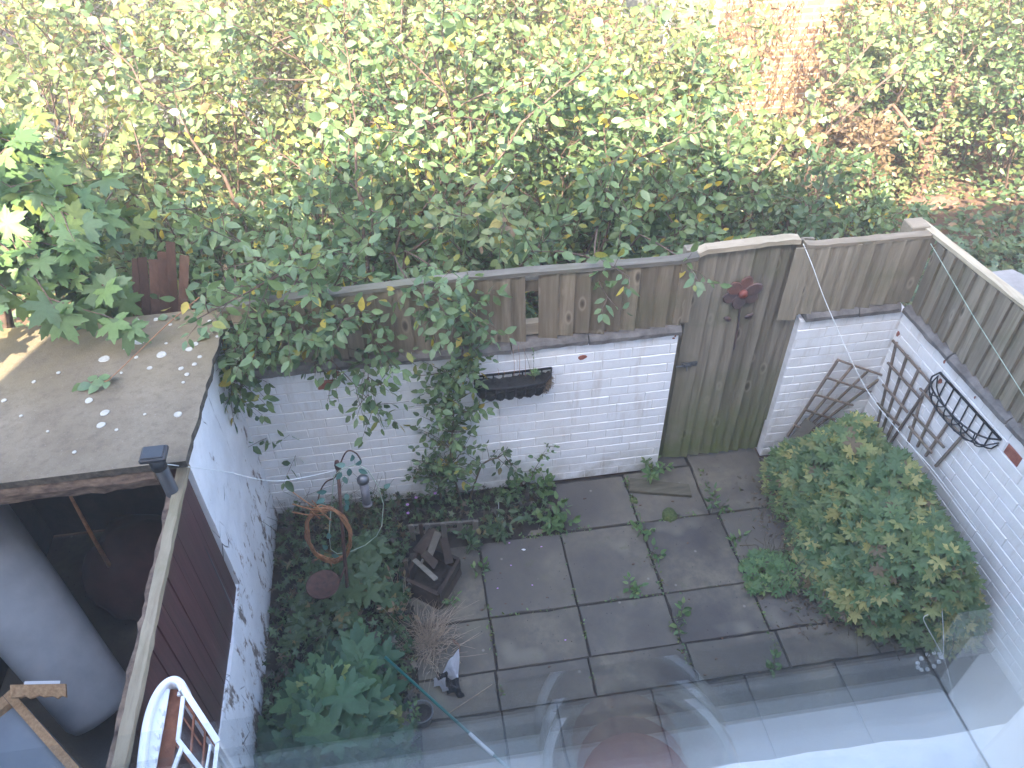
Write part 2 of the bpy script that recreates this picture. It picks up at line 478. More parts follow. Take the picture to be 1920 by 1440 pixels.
def m_brickwall(name):
    b = MB(name); v = b.co('world')
    br = b.new('ShaderNodeTexBrick')
    mp = b.new('ShaderNodeMapping'); mp.inputs['Rotation'].default_value = (R(90), 0, 0)
    b.l.new(v, mp.inputs['Vector']); b.l.new(mp.outputs[0], br.inputs['Vector'])
    br.inputs['Scale'].default_value = 1.0
    br.inputs['Brick Width'].default_value = .225; br.inputs['Row Height'].default_value = .075
    br.inputs['Mortar Size'].default_value = .008
    br.inputs['Color1'].default_value = (.36, .20, .105, 1); br.inputs['Color2'].default_value = (.27, .135, .07, 1)
    br.inputs['Mortar'].default_value = (.36, .32, .27, 1)
    c = b.mix(b.maprange(b.noise(v, 9, 5), .4, .7, 0, .4), br.outputs['Color'], (.20, .10, .06))
    b.base(c, .9)
    b.bump(br.outputs['Fac'], -.6, .01)
    return b.m
M['brickwall'] = m_brickwall('buff_brick')

def m_pane(name):
    """one sheet of thin window glass: Fresnel reflection off both faces, the rest goes straight through"""
    b = MB(name)
    b.n.remove(b.b)
    g = b.new('ShaderNodeNewGeometry')
    dt = b.new('ShaderNodeVectorMath', operation='DOT_PRODUCT')
    b.l.new(g.outputs['Normal'], dt.inputs[0]); b.l.new(g.outputs['Incoming'], dt.inputs[1])
    om = b.math('SUBTRACT', 1.0, b.math('ABSOLUTE', dt.outputs['Value']))
    f1 = b.math('ADD', b.math('MULTIPLY', b.math('POWER', om, 5.0), .957), .043)      # Schlick, one face
    f2 = b.math('DIVIDE', b.math('MULTIPLY', f1, 2.0), b.math('ADD', f1, 1.0))          # both faces of the sheet
    tr = b.new('ShaderNodeBsdfTransparent'); tr.inputs['Color'].default_value = (.97, .985, .98, 1)
    gl = b.new('ShaderNodeBsdfGlossy'); gl.inputs['Roughness'].default_value = 0.0
    gl.inputs['Color'].default_value = (1, 1, 1, 1)
    mx = b.new('ShaderNodeMixShader')
    b.l.new(f2, mx.inputs[0]); b.l.new(tr.outputs[0], mx.inputs[1]); b.l.new(gl.outputs[0], mx.inputs[2])
    b.l.new(mx.outputs[0], b.out.inputs['Surface'])
    return b.m
M['pane'] = m_pane('window_glass')
M['bowlglass'] = m_pane('clear_bowl_glass')
M['candle'] = m_simple('dull_red_wax', (.40, .16, .15), (.46, .20, .19), 5, .5, 0, 0)
M['farglass'] = m_simple('far_window_glass', (.10, .11, .10), (.16, .16, .14), 2, .06, 0, 0)

# ------------------------------------------------------------------ the house the photograph is taken from
HX0, HX1 = -2.85, 9.0
WX0, WX1, WZ0, WZ1 = -1.75, 0.50, 3.20, 5.45
house = thing('house', 'tall pale terraced house with the upstairs window that looks over the yard', 'house', (0, -3.8, 0))
bm = bmesh.new()
Y0, Y1 = 0.02, 0.26
box(bm, (HX0, Y0, 0), (WX0, Y1, 5.6)); box(bm, (WX1, Y0, 0), (HX1, Y1, 5.6))
box(bm, (WX0, Y0, 0), (WX1, Y1, WZ0-.05)); box(bm, (WX0, Y0, WZ1), (WX1, Y1, 5.6))
finish('rear_wall', bm, M['plaster'], house)
bm = bmesh.new()
box(bm, (HX0, -7.8, 0), (HX0+.24, Y0, 5.6)); box(bm, (HX1-.24, -7.8, 0), (HX1, Y0, 5.6)); box(bm, (HX0, -8.0, 0), (HX1, -7.8, 5.6))
finish('outer_wall', bm, M['plaster'], house)
bm = bmesh.new()
box(bm, (-2.2, -3.6, 2.28), (2.2, Y0-.001, 2.4)); finish('room_floor', bm, M['carpet'], house)
bm = bmesh.new()
box(bm, (-2.3, -3.7, 2.2), (-2.2, Y0-.001, 5.59)); box(bm, (2.2, -3.7, 2.2), (2.3, Y0-.001, 5.59)); box(bm, (-2.2, -3.7, 2.2), (2.2, -3.6, 5.59))
finish('room_wall', bm, M['plaster'], house)
bm = bmesh.new(); box(bm, (-2.2, -3.6, 5.5), (2.2, Y0-.001, 5.58)); finish('room_ceiling', bm, M['plaster'], house)
bm = bmesh.new()
e0, e1 = .40, -8.2
hexa(bm, [(HX0-.1, e0, 5.62), (HX1+.1, e0, 5.62), (HX1+.1, -3.9, 7.70), (HX0-.1, -3.9, 7.70)],
     [(HX0-.1, e0, 5.72), (HX1+.1, e0, 5.72), (HX1+.1, -3.9, 7.80), (HX0-.1, -3.9, 7.80)])
hexa(bm, [(HX0-.1, -3.9, 7.70), (HX1+.1, -3.9, 7.70), (HX1+.1, e1, 5.62), (HX0-.1, e1, 5.62)],
     [(HX0-.1, -3.9, 7.80), (HX1+.1, -3.9, 7.80), (HX1+.1, e1, 5.72), (HX0-.1, e1, 5.72)])
finish('roof', bm, M['slate'], house)

win = thing('window', 'low clear glass sheet of the upstairs window above a rough white outer sill', 'window', (-.2, .18, 3.2))
GZ = .5*(atY(1640, 1208, .18).z+atY(520, 1388, .18).z)
for yp, up in ((.1695, -.003), (.178, 0.0), (.190, .004)):  # nearest sheet is an extra one, added to strengthen the sill's reflection
    bm = bmesh.new()
    vs = [bm.verts.new(p) for p in ((WX0+.001, yp, WZ0+.002), (WX1-.005, yp, WZ0+.002), (WX1-.005, yp, GZ+up), (WX0+.001, yp, GZ+up))]
    bm.faces.new(vs); finish('pane', bm, M['pane'], win)
bm = bmesh.new(); box(bm, (WX0, .012, WZ0-.05), (WX1, .166, WZ0)); finish('inner_sill', bm, M['sill_in'], win, bevel=.006)
bm = bmesh.new()
box(bm, (WX1-.004, .024, WZ0+.002), (WX1+.0, .255, WZ1)); box(bm, (WX0, .024, WZ0+.002), (WX0+.004, .255, WZ1))
finish('reveal', bm, M['sill_in'], win)
bm = bmesh.new()
n = 60; rows = []
for j, (yy, zz) in enumerate(((.192, 3.205), (.23, 3.186), (.285, 3.168), (.300, 3.150), (.299, 3.09), (.265, 3.07))):
    row = []
    for i in range(n+1):
        x = WX0-.08+(WX1-WX0+.22)*i/n
        k = .0035 if 0 < j < 5 else 0
        row.append(bm.verts.new((x, yy+random.uniform(-k, k)-.012*((x-.1)/1.0)**2*(j in (2, 3)), zz+random.uniform(-k, k)*.8)))
    rows.append(row)
for j in range(len(rows)-1):
    for i in range(n): bm.faces.new((rows[j][i], rows[j][i+1], rows[j+1][i+1], rows[j+1][i]))
finish('outer_sill', bm, M['sill_out'], win, smooth=True)

# a bowl on the sill inside, seen only as a reflection in the pane
bq = atY(1195, 1405, .280); bp = Vector((bq.x, .356-.280, WZ0+.001))
bw = thing('glass_bowl', 'round clear glass bowl with a dull red candle on the inner window sill', 'bowl', bp)
bm = bmesh.new()
lathe(bm, [(0, .003), (.045, .003), (.072, .025), (.083, .055), (.085, .075), (.080, .075), (.078, .055), (.066, .03), (.04, .010), (0, .010)], bp, 40)
finish('bowl_body', bm, M['bowlglass'], bw, smooth=True)
bm = bmesh.new(); lathe(bm, [(.0855, .0705), (.088, .0755), (.084, .079), (.0795, .0755)], bp, 40); finish('rim', bm, M['whitepaint'], bw, smooth=True)
bm = bmesh.new(); lathe(bm, [(0, .011), (.046, .012), (.052, .034), (0, .036)], bp, 28); finish('candle', bm, M['candle'], bw, smooth=True)

# ------------------------------------------------------------------ ground
def ground():
    bm = bmesh.new()
    n = 90
    for i in range(n+1):
        for j in range(n+1):
            u = (i/n*2-1); v = (j/n*2-1)
            x = u*abs(u)*120; y = 3+v*abs(v)*120
            z = -.075
            if y > 3.6: z += min(1, (y-3.6)/2)*0.05*math.sin(x*1.3)*math.cos(y*1.1)
            bm.verts.new((x, y, z))
    bm.verts.ensure_lookup_table()
    for i in range(n):
        for j in range(n):
            a = i*(n+1)+j
            bm.faces.new([bm.verts[k] for k in (a, a+n+1, a+n+2, a+1)])
    return finish('ground', bm, M['earth'], smooth=True)
tag(ground(), kind='structure')

def grid_sheet(name, x0, x1, y0, y1, z, amp, m, step=.05):
    bm = bmesh.new(); nx = max(2, int((x1-x0)/step)); ny = max(2, int((y1-y0)/step)); V = []
    for i in range(nx+1):
        for j in range(ny+1):
            V.append(bm.verts.new((x0+(x1-x0)*i/nx, y0+(y1-y0)*j/ny, z+random.uniform(-amp, amp))))
    for i in range(nx):
        for j in range(ny):
            a = i*(ny+1)+j; bm.faces.new((V[a], V[a+ny+1], V[a+ny+2], V[a+1]))
    return finish(name, bm, m, smooth=True)
tag(grid_sheet('soil_bed', -1.06, -.24, .3, 3.345, .004, .014, M['soil']), kind='structure')
tag(grid_sheet('soil_bed', -.24, .72, 2.98, 3.345, -.004, .010, M['soil']), kind='structure')
tag(grid_sheet('soil_bed', -.24, 2.9, .3, 3.345, -.011, .005, M['soil'], .08), kind='structure')
tag(grid_sheet('passage_floor', -3.2, -1.17, .3, 3.4, -.02, .004, M['slab'], .12), kind='structure')

patio = tag(thing('patio', None, None, (1.2, 1.9, 0)), kind='structure')
XC = [-.80, -.325, .178, .690, 1.203, 1.715, 2.23, 2.75, 2.92]
def slab(x0, x1, y0, y1, z=None):
    g = random.uniform(.0018, .0042)
    z = random.uniform(-.003, .003) if z is None else z
    bm = bmesh.new()
    tx, ty = random.uniform(-.003, .003), random.uniform(-.003, .003)
    P = []
    nx = 6; ny = 6
    xs = [x0+g+(x1-x0-2*g)*i/nx for i in range(nx+1)]; ys = [y0+g+(y1-y0-2*g)*i/ny for i in range(ny+1)]
    per = [(x, ys[0]) for x in xs[:-1]]+[(xs[-1], y) for y in ys[:-1]]+[(x, ys[-1]) for x in xs[:0:-1]]+[(xs[0], y) for y in ys[:0:-1]]
    cx, cyy = (x0+x1)/2, (y0+y1)/2
    def hz(x, y): return z+tx*(x-cx)+ty*(y-cyy)
    top = []; mid = []; bot = []
    for x, y in per:
        k = random.uniform(0, .003) + (random.uniform(.003, .010) if random.random() < .10 else 0)
        c = max(abs(x-cx)/(x1-x0), abs(y-cyy)/(y1-y0))
        inx = (cx-x)/max(abs(cx-x), abs(cyy-y)); iny = (cyy-y)/max(abs(cx-x), abs(cyy-y))
        mid.append(bm.verts.new((x+inx*k, y+iny*k, hz(x, y)-.006)))
        top.append(bm.verts.new((x+inx*(k+.003), y+iny*(k+.003), hz(x, y))))
        bot.append(bm.verts.new((x, y, -.05)))
    N = len(per)
    for i in range(N):
        j = (i+1) % N
        bm.faces.new((bot[i], bot[j], mid[j], mid[i])); bm.faces.new((mid[i], mid[j], top[j], top[i]))
    bm.faces.new(top)
    finish('paving_slab', bm, M['slab'], patio)
# back row, cut to fit along the wall and the gate
for x0, x1, y0, y1 in ((.725, 1.195, 2.93, 3.325), (1.195, 1.66, 2.925, 3.34), (1.66, 2.155, 2.925, 3.52), (2.155, 2.72, 2.92, 3.335), (1.44, 1.655, 3.345, 3.52)):
    slab(x0, x1, y0, y1)
slab(.30, .69, 2.925, 3.10, -.012)
for i in range(1, 7): slab(XC[i], XC[i+1], 2.406, 2.925)
for i in range(1, 7): slab(XC[i]+.005, XC[i+1]+.005, 2.085, 2.406)
for x0, x1 in ((-.325, .17), (.17, .68), (.68, 1.23), (1.23, 1.75), (1.75, 2.26), (2.26, 2.80)): slab(x0, x1, 1.86, 2.085)
yy = 1.86
for r in range(3):
    for x0, x1 in ((-.325, .175), (.175, .46), (.46, .97), (.97, 1.48), (1.48, 1.99), (1.99, 2.5), (2.5, 2.9)): slab(x0, x1, yy-.51, yy)
    yy -= .51
tag(grid_sheet('passage_floor', -3.2, -1.17, .26, .3, -.02, .001, M['slab'], .1), kind='structure')

# ------------------------------------------------------------------ painted brick walls
_bcache = {}
def brick_mesh(L, var, mkey, h=.0655, depth=.10):
    k = (round(L, 3), var, mkey, round(h, 4))
    if k in _bcache: return _bcache[k]
    rr = random.Random(hash(k) & 0xffff)
    def j(a): return rr.uniform(-a, a)
    bm = bmesh.new()
    c = .0035
    xs = (-L/2, L/2); zs = (-h/2, h/2)
    back = [bm.verts.new((x, depth, z)) for x, z in ((xs[0], zs[0]), (xs[1], zs[0]), (xs[1], zs[1]), (xs[0], zs[1]))]
    mid = [bm.verts.new((x+j(.0015), .005, z+j(.0012))) for x, z in ((xs[0], zs[0]), (xs[1], zs[0]), (xs[1], zs[1]), (xs[0], zs[1]))]
    fr = [bm.verts.new((x+j(.002), j(.0012), z+j(.0014))) for x, z in ((xs[0]+c, zs[0]+c), (xs[1]-c, zs[0]+c), (xs[1]-c, zs[1]-c), (xs[0]+c, zs[1]-c))]
    for i in range(4):
        q = (i+1) % 4
        bm.faces.new((back[i], back[q], mid[q], mid[i])); bm.faces.new((mid[i], mid[q], fr[q], fr[i]))
    bm.faces.new(fr)
    bmesh.ops.recalc_face_normals(bm, faces=bm.faces[:])
    me = bpy.data.meshes.new('brick'); bm.to_mesh(me); bm.free(); me.materials.append(M[mkey])
    _bcache[k] = me; return me
def brick_wall(root, O, ang, L, H, mkey, red=(), start=0.0, courses=16, sag=None):
    """bricks laid as single objects; local x runs along the wall, local -y is the face"""
    ca, sa = math.cos(ang), math.sin(ang)
    def W(x, y, z): return Vector((O[0]+x*ca-y*sa, O[1]+x*sa+y*ca, O[2]+z))
    ch = H/courses
    bm = bmesh.new()
    hexa(bm, [W(0.0, .0035, 0), W(L, .0035, 0), W(L, .097, 0), W(0, .097, 0)], [W(0, .0035, H), W(L, .0035, H), W(L, .097, H), W(0, .097, H)])
    finish('mortar', bm, M['white_mortar'], root)
    for c in range(courses):
        x = -(.1125 if c % 2 else 0)-start
        if c % 5 == 3: x -= .06
        while x < L-.02:
            bl = .225
            if c in (4, 9) : bl = .225
            a = max(x, 0); b = min(x+bl, L)
            if b-a > .03:
                l = b-a-.0022
                cx = (a+b)/2; cz = (c+.5)*ch
                mk = mkey
                hit = [rx for rx, rz in red if a <= rx < b and abs(rz-cz) < ch/2]
                if hit and b-a > .13:
                    s0 = min(max(hit[0]-.055, a), b-.11)
                    for q0, q1, qm in ((a, s0, mkey), (s0, s0+.11, 'red_brick'), (s0+.11, b, mkey)):
                        if q1-q0 < .03: continue
                        o = link('brick', brick_mesh(q1-q0-.003, random.randrange(3), qm, ch-.0055), root)
                        o.location = W((q0+q1)/2, 0, cz)-root.location; o.rotation_euler = (0, 0, ang)
                        if qm == 'red_brick': o['label'] = 'bare red brick where the white paint has come off'
                    x += bl
                    continue
                o = link('brick', brick_mesh(l, random.randrange(3), mk, ch-.0055), root)
                o.location = W(cx, random.uniform(-.0012, .0012), cz)-root.location
                o.rotation_euler = (0, 0, ang+random.uniform(-.003, .003))
                if mk == 'red_brick': o['label'] = 'bare red brick where the white paint has come off'
            x += bl
    return W

D = 3.348
XL, XJL, XJR, XR = -1.085, 1.432, 2.160, 2.800
WH = 1.165
wall_b = thing('brick_wall', 'long white painted brick wall at the back with the planter basket on it, left of the gate', 'wall', (.2, D, 0))
RED_B = [(atY(604, 722, D).x-XL, atY(604, 722, D).z), (atY(628, 700, D).x-XL, atY(628, 700, D).z), (atY(1092, 670, D).x-XL, atY(1092, 670, D).z)]
brick_wall(wall_b, (XL, D, 0), 0, XJL-XL, WH, 'white_brick', red=[RED_B[0]])
# smaller flaked spots: thin chips of bare brick set into the paint
def flake(px, py, r, root, normal='y', sq=.8, pos=None):
    bm = bmesh.new(); disc_blob(bm, (0, 0, 0), r, .003, 9, .35, sq)
    p = pos if pos else (atY(px, py, D-.0015) if normal == 'y' else atX(px, py, RX(2.5)-.002))
    if normal == 'y': bmesh.ops.rotate(bm, verts=bm.verts[:], cent=(0, 0, 0), matrix=Matrix.Rotation(PI/2, 3, 'X'))
    else: bmesh.ops.rotate(bm, verts=bm.verts[:], cent=(0, 0, 0), matrix=Matrix.Rotation(-PI/2, 3, 'Y'))
    bmesh.ops.translate(bm, verts=bm.verts[:], vec=p)
    o = finish('flaked_patch', bm, M['red_brick'], root); o['label'] = 'small patch of bare red brick'
for px, py, r in ((630, 700, .026), (618, 697, .018), (1092, 670, .024), (1263, 634, .008), (1266, 630, .007)): flake(px, py, r, wall_b)
wall_g = thing('brick_wall', 'short white painted brick wall between the gate and the right corner', 'wall', (2.48, D, 0))
brick_wall(wall_g, (XJR, D, 0), 0, XR-XJR+.02, WH, 'white_brick', start=.04)
RA = math.atan2(-1.02, .030)            # right wall runs towards the house, a little outwards
RX0, RY0 = 2.800, 3.342
def RX(y): return RX0+(RY0-y)*0.0294
wall_r = thing('brick_wall', 'long white painted brick wall on the right with the wire hay-rack basket', 'wall', (2.84, 1.85, 0))
rb = atX(1900, 862, 2.835); 
brick_wall(wall_r, (RX0, RY0, 0), -PI/2+.0294, 3.07, WH, 'white_brick_warm', red=[(RY0-rb.y, rb.z)])
for px, py, r in ((1684, 626, .020), (1763, 715, .020), (1771, 678, .012), (1903, 797, .013), (1828, 745, .008)):
    p = atX(px, py, 2.82); p = atX(px, py, RX(p.y)-.002); flake(px, py, r, wall_r, 'x', .7, p)

def coping(root, a, b, out, z, n, h=.048, wdt=.135):
    """separate coping stones with ragged edges from a to b; out = unit vector towards the yard"""
    a = Vector((a[0], a[1], 0)); b = Vector((b[0], b[1], 0)); out = Vector((out[0], out[1], 0))
    d = (b-a); L = d.length; d.normalize()
    cuts = [0]+[L*(i+random.uniform(-.12, .12))/n for i in range(1, n)]+[L]
    for i in range(n):
        s0, s1 = cuts[i]+.003, cuts[i+1]-.003
        bm = bmesh.new(); k = max(3, int((s1-s0)/.04)); rows = []
        dz = random.uniform(-.006, .006)
        prof = ((.022, .0), (.024, h*.55), (.006, h), (-wdt*.6, h+.012), (-wdt, h))
        for q in range(k+1):
            p = a+d*(s0+(s1-s0)*q/k)
            row = []
            for o, zz in prof:
                jj = .0035
                row.append(bm.verts.new(p+out*(o+random.uniform(-jj, jj))+Vector((0, 0, z+zz+dz*(1-2*q/k)+random.uniform(-jj, jj)*.7))))
            row.append(bm.verts.new(p-out*wdt+Vector((0, 0, z))))
            rows.append(row)
        m = len(rows[0])
        for q in range(k):
            for r_ in range(m):
                r2 = (r_+1) % m
                bm.faces.new((rows[q][r_], rows[q+1][r_], rows[q+1][r2], rows[q][r2]))
        bm.faces.new(rows[0]); bm.faces.new(rows[-1][::-1])
        finish('coping_stone', bm, M['coping'], root)
coping(wall_b, (XL+.02, D), (XJL+.008, D), (0, -1), WH+.002, 5)
coping(wall_g, (XJR+.02, D), (XR-.03, D), (0, -1), WH+.002, 2)
coping(wall_r, (RX(3.33), 3.33), (RX(.3), .3), (-1, 0), WH+.002, 6)

# ------------------------------------------------------------------ fences and gate
def board(bm, x0, x1, z0, z1, y, th=.018, prou=.022, lean=0.0):
    """feather-edge board: left edge tucked back, right edge proud; x along, -y towards the yard"""
    n = 5
    ringsF = []
    for i in range(n+1):
        z = z0+(z1-z0)*i/n
        s = lean*(z-z0)
        w = .0022
        a = bm.verts.new((x0+s+random.uniform(-w, w), y, z)); b = bm.verts.new((x1+s+random.uniform(-w, w), y-prou, z))
        c = bm.verts.new((x1+s, y-prou+th, z)); d = bm.verts.new((x0+s, y+.006, z))
        ringsF.append((a, b, c, d))
    for i in range(n):
        for k in range(4):
            k2 = (k+1) % 4
            bm.faces.new((ringsF[i][k], ringsF[i][k2], ringsF[i+1][k2], ringsF[i+1][k]))
    bm.faces.new(ringsF[0][::-1]); bm.faces.new(ringsF[-1])

fence_b = thing('board_fence', 'weathered brown board fence standing on the back wall, with one board missing', 'fence', (.2, 3.39, 1.2))
x = XL+.02; pitch = .0885; i = 0
gapx = atY(997, 560, 3.37).x
def ftop(x):
    xs = [-1.1, -.62, .25, .9, 1.46, 1.5, 2.03, 2.08, 2.8]; zs = [1.635, 1.652, 1.682, 1.672, 1.661, 1.70, 1.715, 1.680, 1.676]
    return float(np.interp(x, xs, zs))
x = gapx-.047-pitch*18
while x < 1.40:
    if x > -1.06 and abs(x+pitch/2-gapx) > pitch*.6:
        bm = bmesh.new()
        board(bm, x, x+pitch+.014, 1.222+random.uniform(-.014, .008), ftop(x)-.018, 3.372+random.uniform(-.003, .003), lean=random.uniform(-.022, .022))
        finish('board', bm, M['fence'], fence_b)
    x += pitch
bm = bmesh.new(); board(bm, 1.385, 1.475, 1.235, 1.645, 3.356, .018, .004); finish('board', bm, M['fence'], fence_b)
def rail_x(name, x0, x1, y0, y1, zf, th, m, root, seg=12):
    bm = bmesh.new(); rows = []
    for i in range(seg+1):
        xx = x0+(x1-x0)*i/seg; z = zf(xx)
        w = .0025
        rows.append([bm.verts.new((xx, yv+random.uniform(-w, w), z+zz+random.uniform(-w, w))) for yv, zz in ((y0, -th), (y0, 0), (y1, .003), (y1, -th))])
    for i in range(seg):
        for k in range(4):
            k2 = (k+1) % 4; bm.faces.new((rows[i][k], rows[i+1][k], rows[i+1][k2], rows[i][k2]))
    bm.faces.new(rows[0]); bm.faces.new(rows[-1][::-1])
    return finish(name, bm, m, root)
rail_x('cap_rail', -1.03, .24, 3.350, 3.402, ftop, .022, M['grey_plank'], fence_b)
rail_x('cap_rail', .243, 1.475, 3.348, 3.402, ftop, .022, M['grey_plank'], fence_b)
rail_x('cross_rail', -1.03, 1.46, 3.387, 3.43, lambda x: 1.60, .07, M['fence'], fence_b)
rail_x('cross_rail', -1.03, 1.46, 3.387, 3.43, lambda x: 1.315, .08, M['rail_pale'], fence_b)
for xx in (-.98, .2, 1.33):
    bm = bmesh.new(); box(bm, (xx, 3.44, 0), (xx+.09, 3.53, 1.57)); finish('post', bm, M['fence'], fence_b, bevel=.004)
bm = bmesh.new(); box(bm, (1.436, 3.440, 0), (1.502, 3.50, 1.66)); finish('gate_post', bm, M['gate'], fence_b, bevel=.003)

gate = thing('garden_gate', 'tall grey board gate with a rusty flower ornament between the white walls', 'gate', (1.8, 3.43, .03))
ge = [1.484, 1.585, 1.640, 1.720, 1.795, 1.862, 1.930, 2.000, 2.066, 2.118]
for i in range(len(ge)-1):
    bm = bmesh.new()
    board(bm, ge[i], ge[i+1]+.012, .035+random.uniform(-.008, .006), ftop(1.5+(i/9)*.5)-.02, 3.412+random.uniform(-.003, .003), .020, .021, lean=random.uniform(-.004, .004))
    finish('board', bm, M['gate'], gate)
bm = bmesh.new(); board(bm, 2.108, 2.168, .30, 1.20, 3.405, .016, .006); finish('stop_board', bm, M['gate'], gate)
bm = bmesh.new(); board(bm, 2.102, 2.165, .02, .62, 3.418, .016, .004); finish('stop_board', bm, M['gate'], gate)
rail_x('cap_rail', 1.478, 2.045, 3.372, 3.432, ftop, .028, M['rail_pale'], gate)
for z in (.28, .9, 1.5):
    rail_x('ledge', 1.5, 2.1, 3.436, 3.47, lambda x, z=z: z, .09, M['gate'], gate)
# sliding bolt
bm = bmesh.new()
q = atY(1284, 684, 3.39)
box(bm, (q.x-.02, 3.386, q.z-.014), (q.x+.075, 3.396, q.z+.014)); tube(bm, [(q.x-.055, 3.384, q.z-.004), (q.x+.06, 3.384, q.z+.002)], .006, 8)
box(bm, (q.x-.012, 3.376, q.z-.011), (q.x-.002, 3.39, q.z+.011)); box(bm, (q.x+.03, 3.376, q.z-.011), (q.x+.04, 3.39, q.z+.011))
tube(bm, [(q.x+.01, 3.384, q.z), (q.x+.01, 3.37, q.z-.035)], .004, 6)
finish('bolt', bm, M['gunmetal'], gate)

fence_g = thing('board_fence', 'short weathered board fence between the gate and the corner post', 'fence', (2.4, 3.39, 1.2))
x = 2.018
while x < 2.78:
    bm = bmesh.new()
    board(bm, x, min(x+pitch+.012, 2.815), (1.19 if x < 2.1 else 1.218)+random.uniform(-.012, .006), ftop(max(x, 2.09))-.016, 3.362+random.uniform(-.003, .003), .018, .020, lean=random.uniform(-.012, .012))
    finish('board', bm, M['fence_right'], fence_g)
    x += pitch
rail_x('cap_rail', 2.07, 2.79, 3.345, 3.395, ftop, .020, M['rail_pale'], fence_g)
rail_x('cross_rail', 2.12, 2.79, 3.385, 3.42, lambda x: 1.6, .07, M['fence'], fence_g)
bm = bmesh.new()
pp = atY(1719, 420, 3.47)
box(bm, (pp.x-.055, pp.y-.05, 0), (pp.x+.055, pp.y+.05, pp.z+.012)); finish('corner_post', bm, M['rail_pale'], fence_g, bevel=.005)

fence_r = thing('board_fence', 'long grey board fence with a pale cap rail on top of the right wall', 'fence', (2.86, 1.8, 1.2))
y = 3.325
def rtop(y): return 1.680+(3.3-y)*.066
def ymap(bm, y0):
    # boards built along x with face -y, turned so the face looks at -x
    bmesh.ops.rotate(bm, verts=bm.verts[:], cent=(0, 0, 0), matrix=Matrix.Rotation(-PI/2, 3, 'Z'))
while y > .32:
    bm = bmesh.new()
    xx = RX(y)+.018
    wdt = pitch*random.uniform(.9, 1.1)
    board(bm, -y, -y+wdt+.012, 1.212+random.uniform(-.012, .01), rtop(y)-.018+random.uniform(-.006, .004), xx+random.uniform(-.003, .003), .018, .020, lean=random.uniform(-.02, .02))
    ymap(bm, 0)
    finish('board', bm, M['fence_right'], fence_r)
    y -= wdt
bm = bmesh.new(); rows = []
for i in range(25):
    yy = pp.y+.04+(0.3-pp.y-.04)*i/24; xx = RX(yy)
    w = .0025
    rows.append([bm.verts.new((xx+dx+random.uniform(-w, w), yy, rtop(yy)+.004+dz+random.uniform(-w, w))) for dx, dz in ((-.004, -.02), (-.004, 0), (.046, .002), (.046, -.02))])
for i in range(24):
    for k in range(4):
        k2 = (k+1) % 4; bm.faces.new((rows[i][k], rows[i+1][k], rows[i+1][k2], rows[i][k2]))
bm.faces.new(rows[0]); bm.faces.new(rows[-1][::-1])
finish('cap_rail', bm, M['rail_y'], fence_r)
bm = bmesh.new(); box(bm, (RX(3)+.036, .3, 1.5), (RX(3)+.07, 3.3, 1.57)); box(bm, (RX(3)+.036, .3, 1.25), (RX(3)+.07, 3.3, 1.32)); finish('cross_rail', bm, M['fence'], fence_r)

# ------------------------------------------------------------------ shed on the left
SX = -1.066
shed = thing('brick_shed', 'low white rendered brick outhouse with a flat roof and an open dark doorway', 'shed', (-1.9, 2.9, 0))
def wx(y, z):
    base = SX + (.030*min(1, max(0, (2.6-y)/1.0)) if y < 2.6 else 0)*max(0, 1-z/.7)
    return base
def render_wall(y0, y1, zt, name, root, m, back=.1):
    bm = bmesh.new(); ny = int((y1-y0)/.03); nz = 26; F = []
    from mathutils import noise as mn
    for i in range(ny+1):
        for j in range(nz+1):
            y = y0+(y1-y0)*i/ny; z = zt(y)*j/nz
            nn = mn.noise(Vector((y*2.2, z*2.0, 3.1)))*.012+mn.noise(Vector((y*9, z*7, 1.1)))*.0045+mn.noise(Vector((y*26, z*22, 5.1)))*.002
            F.append(bm.verts.new((wx(y, z)+nn, y, z)))
    for i in range(ny):
        for j in range(nz):
            a = i*(nz+1)+j; bm.faces.new((F[a], F[a+nz+1], F[a+nz+2], F[a+1]))
    # top, ends and back
    T = [bm.verts.new((SX-back, y0+(y1-y0)*i/ny, zt(y0+(y1-y0)*i/ny)+random.uniform(-.004, .004))) for i in range(ny+1)]
    B = [bm.verts.new((SX-back, y0+(y1-y0)*i/ny, 0)) for i in range(ny+1)]
    for i in range(ny):
        bm.faces.new((F[i*(nz+1)+nz], F[(i+1)*(nz+1)+nz], T[i+1], T[i])); bm.faces.new((T[i], T[i+1], B[i+1], B[i]))
    bm.faces.new([F[j] for j in range(nz+1)]+[T[0], B[0]]); bm.faces.new([F[ny*(nz+1)+j] for j in range(nz, -1, -1)]+[B[ny], T[ny]])
    o = finish(name, bm, m, root, smooth=False)
    return o
def rz(y): return 1.505+(3.5-y)*.098
render_wall(2.425, 3.347, lambda y: rz(y)-.045, 'side_wall', shed, M['render'])
lw = thing('rendered_wall', 'low flaking white wall below the maroon plank screen', 'wall', (-1.1, 1.4, 0))
render_wall(.3, 2.424, lambda y: .605, 'wall_body', lw, M['render'], .11)
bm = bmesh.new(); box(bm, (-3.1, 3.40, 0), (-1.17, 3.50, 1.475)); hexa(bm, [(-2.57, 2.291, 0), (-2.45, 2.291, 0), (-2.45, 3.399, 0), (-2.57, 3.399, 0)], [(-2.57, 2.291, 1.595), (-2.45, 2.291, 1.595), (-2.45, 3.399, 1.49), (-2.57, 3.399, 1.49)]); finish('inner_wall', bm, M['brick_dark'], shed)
bm = bmesh.new(); box(bm, (-1.23, 2.425, 0), (-1.169, 3.39, 1.46)); finish('inner_lining', bm, M['brick_dark'], shed)
